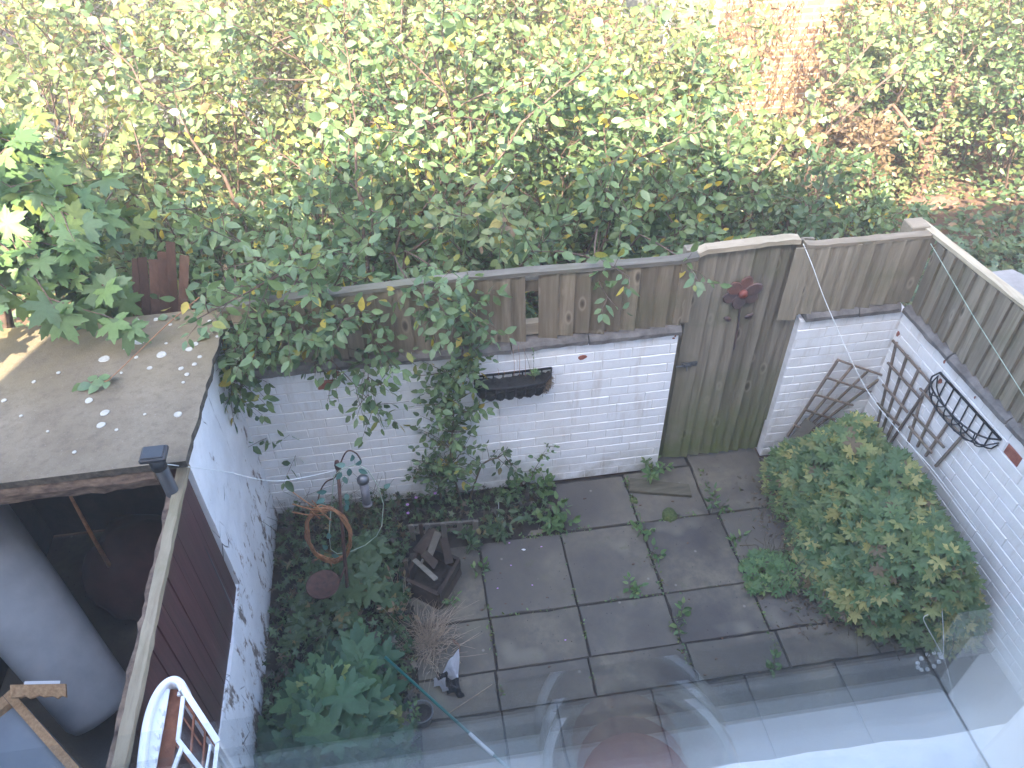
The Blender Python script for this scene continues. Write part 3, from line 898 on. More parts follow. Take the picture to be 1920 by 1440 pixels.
# roof sheet, ragged on the right edge
from mathutils import noise as mnoise
bm = bmesh.new(); nx, ny = 46, 30; top = []
for i in range(nx+1):
    for j in range(ny+1):
        u = i/nx; x = -3.4+(3.4-1.028)*u; y = 2.325+(3.545-2.325)*j/ny
        if i == nx: x += mnoise.noise(Vector((y*9, 0, 2)))*.010+random.uniform(-.003, .003)
        if j == 0: y += .03*(x+1.03)/-1.0*0.12
        z = rz(y)+mnoise.noise(Vector((x*1.4, y*1.4, 0)))*.010+mnoise.noise(Vector((x*9, y*9, 4)))*.002
        top.append((x, y, z))
TV = [bm.verts.new(p) for p in top]; BV = [bm.verts.new((p[0], p[1], p[2]-.036)) for p in top]
def id_(i, j): return i*(ny+1)+j
for i in range(nx):
    for j in range(ny):
        a, b, c, d = id_(i, j), id_(i+1, j), id_(i+1, j+1), id_(i, j+1)
        bm.faces.new((TV[a], TV[b], TV[c], TV[d])); bm.faces.new((BV[d], BV[c], BV[b], BV[a]))
edge_faces = []
for j in range(ny):
    for i in (0, nx):
        f = bm.faces.new((TV[id_(i, j)], TV[id_(i, j+1)], BV[id_(i, j+1)], BV[id_(i, j)])); f.material_index = 1
for i in range(nx):
    for j in (0, ny):
        f = bm.faces.new((TV[id_(i, j)], TV[id_(i+1, j)], BV[id_(i+1, j)], BV[id_(i, j)])); f.material_index = 1
roof = finish('roof', bm, [M['roof'], M['roof_edge']], shed)
def on_roof(px, py):
    p = atZ(px, py, 1.58)
    for _ in range(6): p = atZ(px, py, rz(p.y))
    return p
for px, py, r in ((262, 641, .030), (196, 674, .026), (303, 666, .025), (281, 691, .013), (355, 656, .017), (367, 646, .015), (375, 670, .011), (293, 600, .014),
                  (340, 692, .013), (365, 684, .012), (351, 703, .012), (344, 718, .008), (167, 752, .018), (197, 775, .020), (190, 798, .019), (219, 807, .008),
                  (334, 778, .018), (256, 671, .010), (258, 601, .010), (312, 645, .008), (393, 603, .010), (402, 618, .010), (40, 781, .008), (8, 752, .012), (140, 849, .009),
                  (110, 700, .010), (320, 610, .010), (330, 598, .012), (64, 717, .010), (408, 632, .009), (228, 700, .007), (272, 778, .007), (235, 655, .008), (90, 810, .007)):
    bm = bmesh.new(); disc_blob(bm, on_roof(px, py)+Vector((0, 0, .003)), r, .003, 11, .10)
    finish('lichen_patch', bm, M['lichen'], roof)
# fascia beam and door post
bm = bmesh.new(); n = 40; rows = []
for i in range(n+1):
    xx = -3.4+(3.4-1.17)*i/n; k = .006
    rows.append([bm.verts.new((xx, yv+random.uniform(-k, k), z+random.uniform(-k, k))) for yv, z in ((2.335, 1.485), (2.325, 1.54), (2.335, 1.582), (2.40, 1.582), (2.40, 1.485))])
for i in range(n):
    for k in range(5):
        k2 = (k+1) % 5; bm.faces.new((rows[i][k], rows[i+1][k], rows[i+1][k2], rows[i][k2]))
bm.faces.new(rows[0]); bm.faces.new(rows[-1][::-1])
finish('fascia_beam', bm, M['rotbeam'], shed)
bm = bmesh.new(); box(bm, (-1.165, 2.345, 0), (-1.10, 2.42, 1.50), .004); finish('door_post', bm, M['maroon'], shed)
# black downpipe with square hopper head
pt = atY(288, 852, 2.27)
pipe = thing('drainpipe', 'black plastic drainpipe with a square hopper head beside the shed doorway', 'drainpipe', (pt.x, 2.27, 0))
bm = bmesh.new(); tube(bm, [(pt.x+.008, 2.27, 0), (pt.x+.004, 2.27, pt.z-.07)], .027, 14); finish('pipe', bm, M['pipe'], pipe, smooth=True)
bm = bmesh.new(); tube(bm, [(pt.x, 2.27, pt.z-.075), (pt.x, 2.27, pt.z-.014)], .031, 14); finish('collar', bm, M['pipe'], pipe, smooth=True)
bm = bmesh.new(); box(bm, (pt.x-.050, 2.230, pt.z-.014), (pt.x+.050, 2.312, pt.z+.010)); finish('hopper_head', bm, M['pipe'], pipe, bevel=.006)
bm = bmesh.new(); box(bm, (pt.x-.041, 2.238, pt.z+.0105), (pt.x+.041, 2.304, pt.z+.015)); finish('hopper_lid', bm, M['pipe'], pipe, bevel=.002)

# maroon plank screen standing on the low wall
scr = thing('plank_screen', 'worn maroon plank screen with a pale splintered top rail', 'screen', (-1.1, 1.4, .6))
y = 2.405
while y > .45:
    wdt = random.uniform(.085, .115)
    bm = bmesh.new(); box(bm, (-1.098, y-wdt+.003, .60), (-1.076+random.uniform(-.003, .003), y-.002, 1.492), .002)
    finish('plank', bm, M['maroon'], scr); y -= wdt
bm = bmesh.new(); rows = []
for i in range(41):
    yy = 2.415-(2.415-.45)*i/40; k = .0025
    rows.append([bm.verts.new((xx+random.uniform(-k, k), yy, z+random.uniform(-k, k))) for xx, z in ((-1.098, 1.494), (-1.098, 1.522), (-1.058, 1.522), (-1.056, 1.494))])
for i in range(40):
    for k in range(4):
        k2 = (k+1) % 4; bm.faces.new((rows[i][k], rows[i+1][k], rows[i+1][k2], rows[i][k2]))
bm.faces.new(rows[0]); bm.faces.new(rows[-1][::-1])
finish('top_rail', bm, M['rail_y'], scr)
bm = bmesh.new(); rows = []
for i in range(61):
    yy = 2.33-(2.33-.45)*i/60; k = .006
    e = abs(mnoise.noise(Vector((yy*6, 1, 1))))*.016
    rows.append([bm.verts.new((xx+random.uniform(-k, k)*.5, yy, z+random.uniform(-k, k)*.6)) for xx, z in ((-1.126+e, 1.38), (-1.126+e, 1.500-e), (-1.1005, 1.502), (-1.1005, 1.38))])
for i in range(60):
    for k in range(4):
        k2 = (k+1) % 4; bm.faces.new((rows[i][k], rows[i+1][k], rows[i+1][k2], rows[i][k2]))
bm.faces.new(rows[0]); bm.faces.new(rows[-1][::-1])
finish('back_rail', bm, M['rotbeam'], scr)

# ------------------------------------------------------------------ beyond the fence: houses, pier
def far_window(root, x0, x1, z0, z1, y):
    fr = bmesh.new()
    f = .055
    for lo, hi in (((x0, z0), (x0+f, z1)), ((x1-f, z0), (x1, z1)), ((x0+f, z0), (x1-f, z0+f)), ((x0+f, z1-f), (x1-f, z1)), (((x0+x1)/2-.03, z0+f), ((x0+x1)/2+.03, z1-f))):
        box(fr, (lo[0], y-.03, lo[1]), (hi[0], y+.05, hi[1]))
    wf = finish('window', fr, M['upvc'], root, bevel=.004)
    bm = bmesh.new(); box(bm, (x0+f, y+.012, z0+f), (x1-f, y+.02, z1-f)); finish('pane', bm, M['farglass'], wf)
    bm = bmesh.new(); box(bm, (x0-.06, y-.12, z0-.055), (x1+.06, y+.04, z0-.003)); finish('sill', bm, M['upvc'], wf, bevel=.006)
    bm = bmesh.new(); box(bm, (x0+f, y+.08, z0+f), (x1-f, y+.09, z1-f)); finish('blind', bm, M['curtain'], wf)
fy = 8.6
wc = atY(1337, 118, fy)
fh = thing('brick_house', 'sunlit buff brick house with a white window, behind the shrubs on the right', 'house', (5.2, 11, 0))
wx0, wx1, wz0, wz1 = wc.x-1.15, wc.x, wc.z+.04, wc.z+1.25
bm = bmesh.new()
hx0, hx1 = 1.6, 12.0
box(bm, (hx0, fy, 0), (wx0, fy+.25, 5)); box(bm, (wx1, fy, 0), (hx1, fy+.25, 5)); box(bm, (wx0, fy, 0), (wx1, fy+.25, wz0)); box(bm, (wx0, fy, wz1), (wx1, fy+.25, 5))
box(bm, (hx0, fy+.25, 0), (hx0+.25, 14, 5)); box(bm, (hx1-.25, fy+.25, 0), (hx1, 14, 5))
finish('wall', bm, M['brickwall'], fh)
far_window(fh, wx0, wx1, wz0, wz1, fy+.05)
bm = bmesh.new(); hexa(bm, [(hx0-.2, fy-.3, 4.9), (hx1+.2, fy-.3, 4.9), (hx1+.2, 14.2, 7), (hx0-.2, 14.2, 7)], [(hx0-.2, fy-.3, 5.05), (hx1+.2, fy-.3, 5.05), (hx1+.2, 14.2, 7.15), (hx0-.2, 14.2, 7.15)]); finish('roof', bm, M['slate'], fh)
fp = thing('rendered_house', 'pale pebble-dashed house with a white door, behind the shrubs on the left', 'house', (-3, 12, 0))
fy2 = 9.3
dl, dr = atY(395, 40, fy2).x, atY(450, 40, fy2).x
bm = bmesh.new(); box(bm, (-9, fy2, 0), (dl-.35, fy2+.25, 5)); box(bm, (dr, fy2, 0), (1.3, fy2+.25, 5)); box(bm, (dl-.35, fy2, 2.1), (dr, fy2+.25, 5)); box(bm, (-9, fy2+.25, 0), (-8.75, 14, 5)); box(bm, (1.05, fy2+.25, 0), (1.3, 14, 5))
finish('wall', bm, M['pebble'], fp)
bm = bmesh.new(); box(bm, (dl-.35, fy2+.05, 0), (dr-.07, fy2+.10, 2.1)); dd = finish('door', bm, M['upvc'], fp)
bm = bmesh.new(); box(bm, (dr-.07, fy2-.02, 0), (dr+.0, fy2+.04, 2.1)); finish('door_frame', bm, M['upvc'], fp, bevel=.004)
bm = bmesh.new(); hexa(bm, [(-9.2, fy2-.3, 4.9), (1.4, fy2-.3, 4.9), (1.4, 14.2, 7), (-9.2, 14.2, 7)], [(-9.2, fy2-.3, 5.05), (1.4, fy2-.3, 5.05), (1.4, 14.2, 7.15), (-9.2, 14.2, 7.15)]); finish('roof', bm, M['slate'], fp)

zt = 1.12
A, B_, C_, D_ = atZ(1832, 512, zt), atZ(1898, 504, zt), atZ(1990, 548, zt), atZ(1884, 556, zt)
pier = thing('wall_pier', 'grey concrete capped pier beyond the right fence', 'pier', ((A.x+C_.x)/2, (A.y+C_.y)/2, 0))
bm = bmesh.new(); dn = Vector((0, 0, -.045)); hexa(bm, [A+dn, B_+dn, C_+dn, D_+dn][::-1], [A, B_, C_, D_][::-1]); finish('cap', bm, M['concrete'], pier, bevel=.004)
bm = bmesh.new(); c0 = (A+B_+C_+D_)/4
def sh(p, z): q = c0+(p-c0)*.86; return Vector((q.x, q.y, z))
hexa(bm, [sh(p, -.05) for p in (A, B_, C_, D_)][::-1], [sh(p, zt-.046) for p in (A, B_, C_, D_)][::-1]); finish('shaft', bm, M['brick_dark'], pier)

sun_block_wall = thing('rendered_wall', 'unseen grey wall added left of the passage to block the sun', 'wall', (-2.5, 1.3, 0))
bm = bmesh.new(); box(bm, (-2.56, .27, 0), (-2.46, 2.29, 2.6)); finish('wall_body', bm, M['pebble'], sun_block_wall)  # unseen wall added to keep the sun off the passage and shed floor

hz = bpy.data.materials.new('veil_haze'); hz.use_nodes = True
hz.node_tree.nodes.remove(hz.node_tree.nodes['Principled BSDF'])
pv = hz.node_tree.nodes.new('ShaderNodeVolumePrincipled'); pv.inputs['Color'].default_value = (.93, .96, 1, 1)
pv.inputs['Density'].default_value = .0085; pv.inputs['Anisotropy'].default_value = .3
hz.node_tree.links.new(pv.outputs[0], hz.node_tree.nodes['Material Output'].inputs['Volume'])
bm = bmesh.new(); box(bm, (-125, -120, -1.2), (125, 130, 8.2)); tag(finish('added_veil_haze', bm, hz), kind='stuff')  # added haze volume, stands in for the milky veil of the window glass

# ------------------------------------------------------------------ leaves and plants
def _fan(outline, center=(0, 0.30, 0), fold=.0):
    V = [center]+outline; F = []
    n = len(outline)
    for i in range(n): F.append((0, 1+i, 1+(i+1) % n))
    return np.array(V, float), np.array(F, int)
def tmpl_ovate(w=.30, droop=.10, fold=.10, tip=1.0):
    st = [(.0, 0), (.14, .62), (.36, 1.0), (.62, .86), (.84, .45)]
    mid = []; L = []; Rr = []
    for y, k in st:
        z = -droop*y*y
        mid.append((0, y, z)); L.append((-w*k, y, z+fold*k*w*2)); Rr.append((w*k, y, z+fold*k*w*2))
    V = [mid[0]]; F = []
    idx = {}
    for i in range(1, 5):
        idx[i] = len(V); V += [L[i], mid[i], Rr[i]]
    V.append((0, tip, -droop)); T = len(V)-1
    a = idx[1]; F += [(0, a+1, a), (0, a+2, a+1)]
    for i in range(1, 4):
        a, b = idx[i], idx[i+1]
        F += [(a, a+1, b+1), (a, b+1, b), (a+1, a+2, b+2), (a+1, b+2, b+1)]
    a = idx[4]; F += [(a, a+1, T), (a+1, a+2, T)]
    return np.array(V, float), np.array(F, int)
def tmpl_quad(w=.30, fold=.08, droop=.08):
    V = [(0, 0, 0), (-w*.9, .32, fold*w*2), (w*.9, .32, fold*w*2), (-w*.75, .68, fold*w*2-droop*.4), (w*.75, .68, fold*w*2-droop*.4), (0, 1, -droop), (0, .5, -droop*.25)]
    F = [(0, 2, 6), (0, 6, 1), (1, 6, 3), (2, 4, 6), (3, 6, 5), (4, 5, 6)]
    return np.array(V, float), np.array(F, int)
def tmpl_palm(lobes=5, spread=2.2, depth=.45, teeth=1, rs=None, cup=.06, sharp=.5):
    """palmate leaf: lobes round a stalk point at the origin, centre lobe along +y"""
    out = []
    for i in range(lobes):
        t = (i-(lobes-1)/2)/((lobes-1)/2)
        a = t*spread
        Rl = (1-.30*abs(t)**1.5) if rs is None else rs[i]
        half = spread/(lobes-1)
        n0 = (a-half*.98, depth*Rl)
        seq = [n0]
        if teeth >= 1: seq += [(a-half*.50, Rl*.80), (a-half*.34, Rl*.74)]
        seq += [(a-half*sharp*.18, Rl*.96), (a, Rl)]
        if teeth >= 1: seq += [(a+half*.34, Rl*.74), (a+half*.50, Rl*.80)]
        out += seq
    out.append((spread+spread/(lobes-1)*.9, depth*.55))
    pts = [(r*math.sin(a), r*math.cos(a), -cup*r*r+.03*math.sin(a*7)) for a, r in out]
    pts = [(0, -.03, 0)]+pts
    # close fan round a centre slightly up the leaf
    return _fan(pts, (0, .12, .015))
T_OV = tmpl_ovate(.26); T_OVB = tmpl_ovate(.36, .16, .06); T_NAR = tmpl_ovate(.17, .2, .1); T_Q = tmpl_quad(.27); T_QN = tmpl_quad(.17)
T_SYC = tmpl_palm(5, 1.95, .46, 1, cup=.10)
T_GER = tmpl_palm(7, 2.35, .50, 1, cup=.06)
T_BROAD = tmpl_palm(5, 2.2, .47, 1, cup=.10, sharp=1.1)
T_SMALLPALM = tmpl_palm(5, 2.1, .42, 0, cup=.08)

def mesh_np(name, V, F, C, mat):
    me = bpy.data.meshes.new(name)
    nv, nf = len(V), len(F)
    me.vertices.add(nv); me.vertices.foreach_set('co', np.ascontiguousarray(V, dtype=np.float32).ravel())
    me.loops.add(nf*3); me.loops.foreach_set('vertex_index', np.ascontiguousarray(F, dtype=np.int32).ravel())
    me.polygons.add(nf); me.polygons.foreach_set('loop_start', np.arange(0, nf*3, 3, dtype=np.int32))
    me.update(calc_edges=True)
    at = me.color_attributes.new('tint', 'FLOAT_COLOR', 'POINT')
    cc = np.ones((nv, 4), np.float32); cc[:, :3] = C
    at.data.foreach_set('color', cc.ravel())
    me.materials.append(mat)
    return me

_lcache = {}
def leaf_mesh(T, key, ci, colr, mat):
    k = (key, ci, mat.name, tuple(round(float(c), 4) for c in colr))
    if k not in _lcache:
        _lcache[k] = mesh_np('leaf', T[0], T[1], np.array(colr), mat)
    return _lcache[k]

class Plant:
    def __init__(s, name, label, cat, base, T=T_OV, key='ov', mat='leaf', tints=(((.06, .10, .03), 1),), stem='bark', group=None, seed=1, parts=300, stemname='stem', far=None):
        s.name, s.label, s.cat, s.base, s.group = name, label, cat, Vector(base), group
        s.T, s.key, s.mat, s.stem, s.parts, s.stemname = T, key, M[mat], stem, parts, stemname
        s.far = far if far is not None else T
        s.tubes = []
        s.P, s.D, s.N, s.S, s.C = [], [], [], [], []
        s.tints = [np.array(t) for t, w_ in tints]; ws = np.array([w_ for t, w_ in tints], float); s.tw = ws/ws.sum()
        s.rg = np.random.default_rng(seed)
        s.extra = []
    def leaf(s, p, d, n, size):
        s.P.append(np.array(p)); s.D.append(np.array(d)); s.N.append(np.array(n)); s.S.append(size); s.C.append(int(s.rg.choice(len(s.tints), p=s.tw)))
    def tube(s, pts, rad, n=5): s.tubes.append((pts, rad, n))
    def build(s):
        root = thing(s.name, s.label, s.cat, s.base, s.group)
        o3 = np.array(s.base)
        if s.tubes:
            bm = bmesh.new()
            for pts, rad, n in s.tubes: tube(bm, pts, rad, n, cap=False)
            finish(s.stemname, bm, M[s.stem], root, smooth=True)
        if s.P:
            P = np.array(s.P); D = np.array(s.D); N = np.array(s.N); S = np.array(s.S); C = np.array(s.C)
            D /= np.linalg.norm(D, axis=1)[:, None]+1e-9
            X = np.cross(D, N); X /= np.linalg.norm(X, axis=1)[:, None]+1e-9
            N = np.cross(X, D)
            # the leaves that show largest and frontmost become parts of their own
            px, py, dz = project(P)
            ins = (px > -30) & (px < 1950) & (py > -30) & (py < 1470) & (dz > .1)
            order = np.argsort(dz/S)
            cell = {}; first = []; second = []
            for i in order:
                if not ins[i]: continue
                k = (int(px[i]//13), int(py[i]//13))
                if k not in cell: cell[k] = i; first.append(i)
            size_px = CAM_F*S/np.maximum(dz, .1)
            first = [i for i in first if size_px[i] > 9]
            first = first[:s.parts]
            fs = set(first)
            rest = np.array([i for i in range(len(P)) if i not in fs], int)
            bl = np.array(rootloc(root))
            for i in first:
                me = leaf_mesh(s.T, s.key, int(C[i]), s.tints[C[i]], s.mat)
                o = bpy.data.objects.new('leaf', me); COL.objects.link(o); o.parent = root
                m = Matrix.Identity(4)
                for r in range(3):
                    m[r][0] = X[i][r]*S[i]; m[r][1] = D[i][r]*S[i]; m[r][2] = N[i][r]*S[i]; m[r][3] = P[i][r]-bl[r]
                o.matrix_basis = m
            if len(rest):
                T = s.T if len(rest) < 2500 else s.far
                V0, F0 = T; nv = len(V0)
                B = np.stack([X[rest], D[rest], N[rest]], axis=2)*S[rest][:, None, None]
                V = np.einsum('nij,vj->nvi', B, V0)+P[rest][:, None, :]-bl
                F = F0[None]+(np.arange(len(rest))*nv)[:, None, None]
                tint = np.array(s.tints)[C[rest]]*(s.rg.uniform(.78, 1.22, (len(rest), 1)))
                Cc = np.repeat(tint[:, None, :], nv, axis=1)
                me = mesh_np('leaves', V.reshape(-1, 3), F.reshape(-1, 3), Cc.reshape(-1, 3), s.mat)
                o = link('leaves', me, root); o['kind'] = 'stuff'
        s.root = root
        return root

def unit(v):
    v = np.asarray(v, float); return v/(np.linalg.norm(v)+1e-9)
def rot_about(d, ang, rg):
    d = unit(d); a = unit(np.cross(d, rg.normal(size=3)))
    return unit(d*math.cos(ang)+a*math.sin(ang))
def put_leaf(pl, p, d, side, size, o):
    rg = pl.rg
    dd = unit(unit(d)*o.get('fwd', .5)+side*1.0+np.array([0, 0, o.get('ldroop', -.25)])+rg.normal(size=3)*.25)
    nn = unit(np.array([0, 0, 1.0])*o.get('nup', 1.0)+np.array([-.15, -.45, .0])+rg.normal(size=3)*o.get('nrand', .5))
    pl.leaf(p+dd*size*.12, dd, nn, size*rg.uniform(.65, 1.2))
def grow(pl, p, d, L, r, depth, o):
    rg = pl.rg
    p = np.array(p, float); d = unit(d)
    n = max(3, int(L/o.get('seg', .12))); pts = [p.copy()]; ds = [d.copy()]
    for i in range(n):
        d = unit(d+rg.normal(size=3)*o.get('wob', .12)+np.array([0, 0, o.get('trop', .04)])+np.array(o.get('pull', (0, 0, 0))))
        p = p+d*L/n
        if len(pts) > 2 and p[1] < o.get('ymin', -99) and p[0] > o.get('xfree', -99): n = i; break
        pts.append(p.copy()); ds.append(d.copy())
    rad = [max(.0012, r*(1-.72*i/n)) for i in range(n+1)]
    pl.tube(pts, rad, 5 if r > .006 else 4)
    if depth > 0:
        nb = o.get('nb', 6); st = o.get('bstart', .25)
        for k in range(nb):
            t = st+(1-st)*(k+rg.uniform(.1, .9))/nb
            f = t*n; i = min(int(f), n-1); q = pts[i]+(pts[i+1]-pts[i])*(f-i)
            cd = rot_about(ds[i], R(rg.uniform(30, 62)), rg)
            grow(pl, q, cd, L*rg.uniform(.30, .52)*(1.15-.5*t), r*.5, depth-1, o)
    if depth <= o.get('leafdepth', 1):
        ls = o.get('ls', .045); t = .12 if depth == 0 else .35
        sgn = 1
        while t*L < L:
            f = t*n; i = min(int(f), n-1); q = pts[i]+(pts[i+1]-pts[i])*(f-i)
            side = unit(np.cross(ds[i], rg.normal(size=3)*.6+np.array([0, 0, 1.0])))*sgn
            put_leaf(pl, q, ds[i], side, o.get('lsz', .08), o)
            sgn = -sgn; t += ls/L*rg.uniform(.7, 1.4)
        put_leaf(pl, pts[-1], ds[-1], ds[-1], o.get('lsz', .08), o)

G_SHRUB = [((.125, .190, .072), 5), ((.14, .215, .095), 4), ((.09, .15, .07), 3), ((.17, .235, .11), 2), ((.42, .33, .055), .40), ((.25, .26, .06), .5)]
G_PALE = [((.17, .215, .085), 4), ((.21, .245, .10), 4), ((.115, .16, .065), 4), ((.42, .36, .11), .4), ((.29, .28, .09), 1.4), ((.20, .13, .07), .5)]  # paler, yellower tints put part of the sunlit look into the leaf colour
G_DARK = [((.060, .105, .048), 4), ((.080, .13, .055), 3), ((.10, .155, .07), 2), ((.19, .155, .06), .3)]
G_SYC = [((.105, .185, .065), 4), ((.13, .21, .07), 4), ((.095, .155, .07), 3), ((.19, .24, .06), 1)]
G_GER = [((.105, .180, .075), 5), ((.13, .205, .08), 4), ((.165, .225, .085), 3), ((.27, .29, .10), 1.8), ((.40, .37, .13), 1.1), ((.19, .14, .08), .4)]
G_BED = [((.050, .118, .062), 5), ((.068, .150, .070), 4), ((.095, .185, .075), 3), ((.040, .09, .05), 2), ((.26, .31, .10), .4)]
G_WEED = [((.12, .21, .07), 4), ((.09, .17, .06), 3), ((.18, .25, .085), 1)]
G_BROWN = [((.19, .125, .07), 3), ((.25, .175, .10), 3), ((.14, .09, .05), 2)]

# -- shrubs and saplings behind the fence
SH = dict(nb=8, wob=.10, trop=.03, leafdepth=1, ls=.034, lsz=.080, bstart=.20, nup=.75, nrand=.80)
shrubs = [
 # x, y, height, stems, spread, tints, leaf size, parts, label
 (-.20, 4.15, 2.05, 8, .52, G_SHRUB, .078, 300, 'broad green shrub with yellowing leaves leaning on the middle of the back fence'),
 (-.95, 4.25, 1.9, 6, .55, G_SHRUB, .076, 300, 'green shrub arching over the left end of the back fence beside the shed roof'),
 (.85, 4.62, 2.0, 7, .50, G_SHRUB, .082, 300, 'dense green shrub behind the back fence, just left of the gate'),
 (1.75, 4.85, 1.8, 7, .55, G_SHRUB, .082, 300, 'rounded green shrub behind the garden gate'),
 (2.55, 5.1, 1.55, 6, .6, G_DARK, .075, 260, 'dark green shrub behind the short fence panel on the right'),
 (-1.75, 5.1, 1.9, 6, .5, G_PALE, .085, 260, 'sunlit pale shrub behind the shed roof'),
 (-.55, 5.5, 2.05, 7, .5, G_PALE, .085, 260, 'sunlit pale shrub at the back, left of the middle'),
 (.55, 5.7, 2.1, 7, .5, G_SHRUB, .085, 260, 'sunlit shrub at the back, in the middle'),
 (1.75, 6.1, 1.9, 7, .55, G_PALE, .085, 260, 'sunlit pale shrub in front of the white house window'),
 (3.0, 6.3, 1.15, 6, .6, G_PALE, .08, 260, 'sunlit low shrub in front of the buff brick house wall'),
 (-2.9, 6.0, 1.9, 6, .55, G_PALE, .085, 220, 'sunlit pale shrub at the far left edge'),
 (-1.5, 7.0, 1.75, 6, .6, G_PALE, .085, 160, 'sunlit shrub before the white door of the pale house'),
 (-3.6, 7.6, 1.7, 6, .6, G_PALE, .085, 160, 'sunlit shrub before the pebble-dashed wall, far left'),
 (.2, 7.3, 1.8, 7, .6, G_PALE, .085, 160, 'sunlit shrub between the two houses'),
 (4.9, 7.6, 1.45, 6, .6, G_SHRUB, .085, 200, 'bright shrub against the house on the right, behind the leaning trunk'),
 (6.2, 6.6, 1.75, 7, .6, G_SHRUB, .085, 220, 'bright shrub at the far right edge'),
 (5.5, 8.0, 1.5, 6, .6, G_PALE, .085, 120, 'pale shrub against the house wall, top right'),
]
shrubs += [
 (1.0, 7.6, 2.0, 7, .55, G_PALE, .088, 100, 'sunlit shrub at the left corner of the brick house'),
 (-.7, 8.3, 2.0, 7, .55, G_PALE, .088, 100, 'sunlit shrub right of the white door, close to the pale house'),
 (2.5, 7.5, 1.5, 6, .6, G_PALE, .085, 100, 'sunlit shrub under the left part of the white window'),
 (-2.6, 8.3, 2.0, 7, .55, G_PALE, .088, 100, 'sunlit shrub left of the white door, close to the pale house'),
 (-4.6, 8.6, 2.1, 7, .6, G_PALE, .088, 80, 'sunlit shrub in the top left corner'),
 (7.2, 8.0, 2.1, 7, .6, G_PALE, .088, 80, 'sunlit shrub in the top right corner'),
 (3.7, 5.6, .95, 7, .8, G_SHRUB, .07, 200, 'low shrub left of the leaning trunk, beyond the corner post'),
 (5.9, 7.2, 1.4, 7, .7, G_SHRUB, .08, 200, 'leafy shrub right behind the leaning trunk'),
 (4.2, 6.7, .9, 6, .7, G_BROWN, .078, 150, 'small withered brown shrub just left of the leaning trunk'),
]
for si, (x, y, h, ns, spr, tn, lsz, parts, lab) in enumerate(shrubs):
    if 5.3 < y and x < 2.3: h *= 1.30
    if y > 7 and x < 2.3: h *= 1.22
    if x > 5: h *= 1.25
    if y > 5.3: ns += 1
    pl = Plant('shrub', lab, 'shrub', (x, y, -.07), T_OV, 'ov', 'leaf', tn, 'bark', 'shrubs growing wild beyond the back fence', 100+si, parts, far=T_Q)
    o = dict(SH); o['lsz'] = lsz*(.94 if y < 5.3 else .86); o['ymin'] = 3.50; o['xfree'] = -.2
    for k in range(ns):
        a = 2*PI*k/ns+pl.rg.uniform(-.4, .4)
        lean = spr*pl.rg.uniform(.25, 1.0)
        d = np.array([math.cos(a)*lean, math.sin(a)*lean*.8, 1.0])
        b0 = np.array([x+.16*math.cos(a), y+.13*math.sin(a), -.08])
        grow(pl, b0, d, h*pl.rg.uniform(.75, 1.08)/math.sqrt(1+lean*lean*.5), .013, 2, o)
    # arching sprays
    if si in (0, 1, 2):
        sprays = {0: [((430, 520), (560, 600), (700, 760)), ((690, 500), (640, 560), (600, 640)), ((640, 480), (660, 580), (720, 660)), ((560, 500), (600, 560), (640, 600)), ((700, 500), (690, 600), (690, 740)), ((740, 480), (760, 540), (820, 560)), ((720, 520), (800, 570), (850, 600)), ((760, 470), (860, 520), (885, 590))],
                  1: [((420, 520), (450, 600), (455, 720)), ((440, 500), (440, 580), (480, 660)), ((470, 520), (500, 560), (540, 620)), ((410, 560), (410, 640), (440, 745)), ((520, 480), (480, 570), (430, 690)), ((380, 560), (500, 560), (560, 480)), ((560, 520), (520, 590), (470, 640))],
                  2: [((1120, 430), (1100, 520), (1150, 570)), ((1200, 440), (1290, 480), (1310, 530)), ((1040, 470), (1130, 480), (1180, 520))]}[si]
        for A_, B2, C2 in sprays:
            p0 = np.array(atY(*A_, 3.9)); p1 = np.array(atY(*B2, 3.36)); p2 = np.array(atY(*C2, 3.20))
            pts = [p0*(1-t)**2+2*p1*t*(1-t)+p2*t*t for t in np.linspace(0, 1, 9)]
            pl.tube([np.array([x, y, .5])*.4+p0*.6-np.array([0, 0, .2])]+pts, [.007]+list(np.linspace(.006, .0018, 9)), 5)
            oo = dict(SH); oo.update(lsz=.066, ls=.035, trop=-.03, nb=3)
            for q in range(2, 9):
                dv = unit(pts[q]-pts[q-1])
                for rep in range(3 if si < 2 else 1):
                    grow(pl, pts[q], rot_about(dv, R(pl.rg.uniform(20, 65)), pl.rg), pl.rg.uniform(.12, .24)*(1 if si < 2 else .5), .0025, 0, oo)
    pl.build()

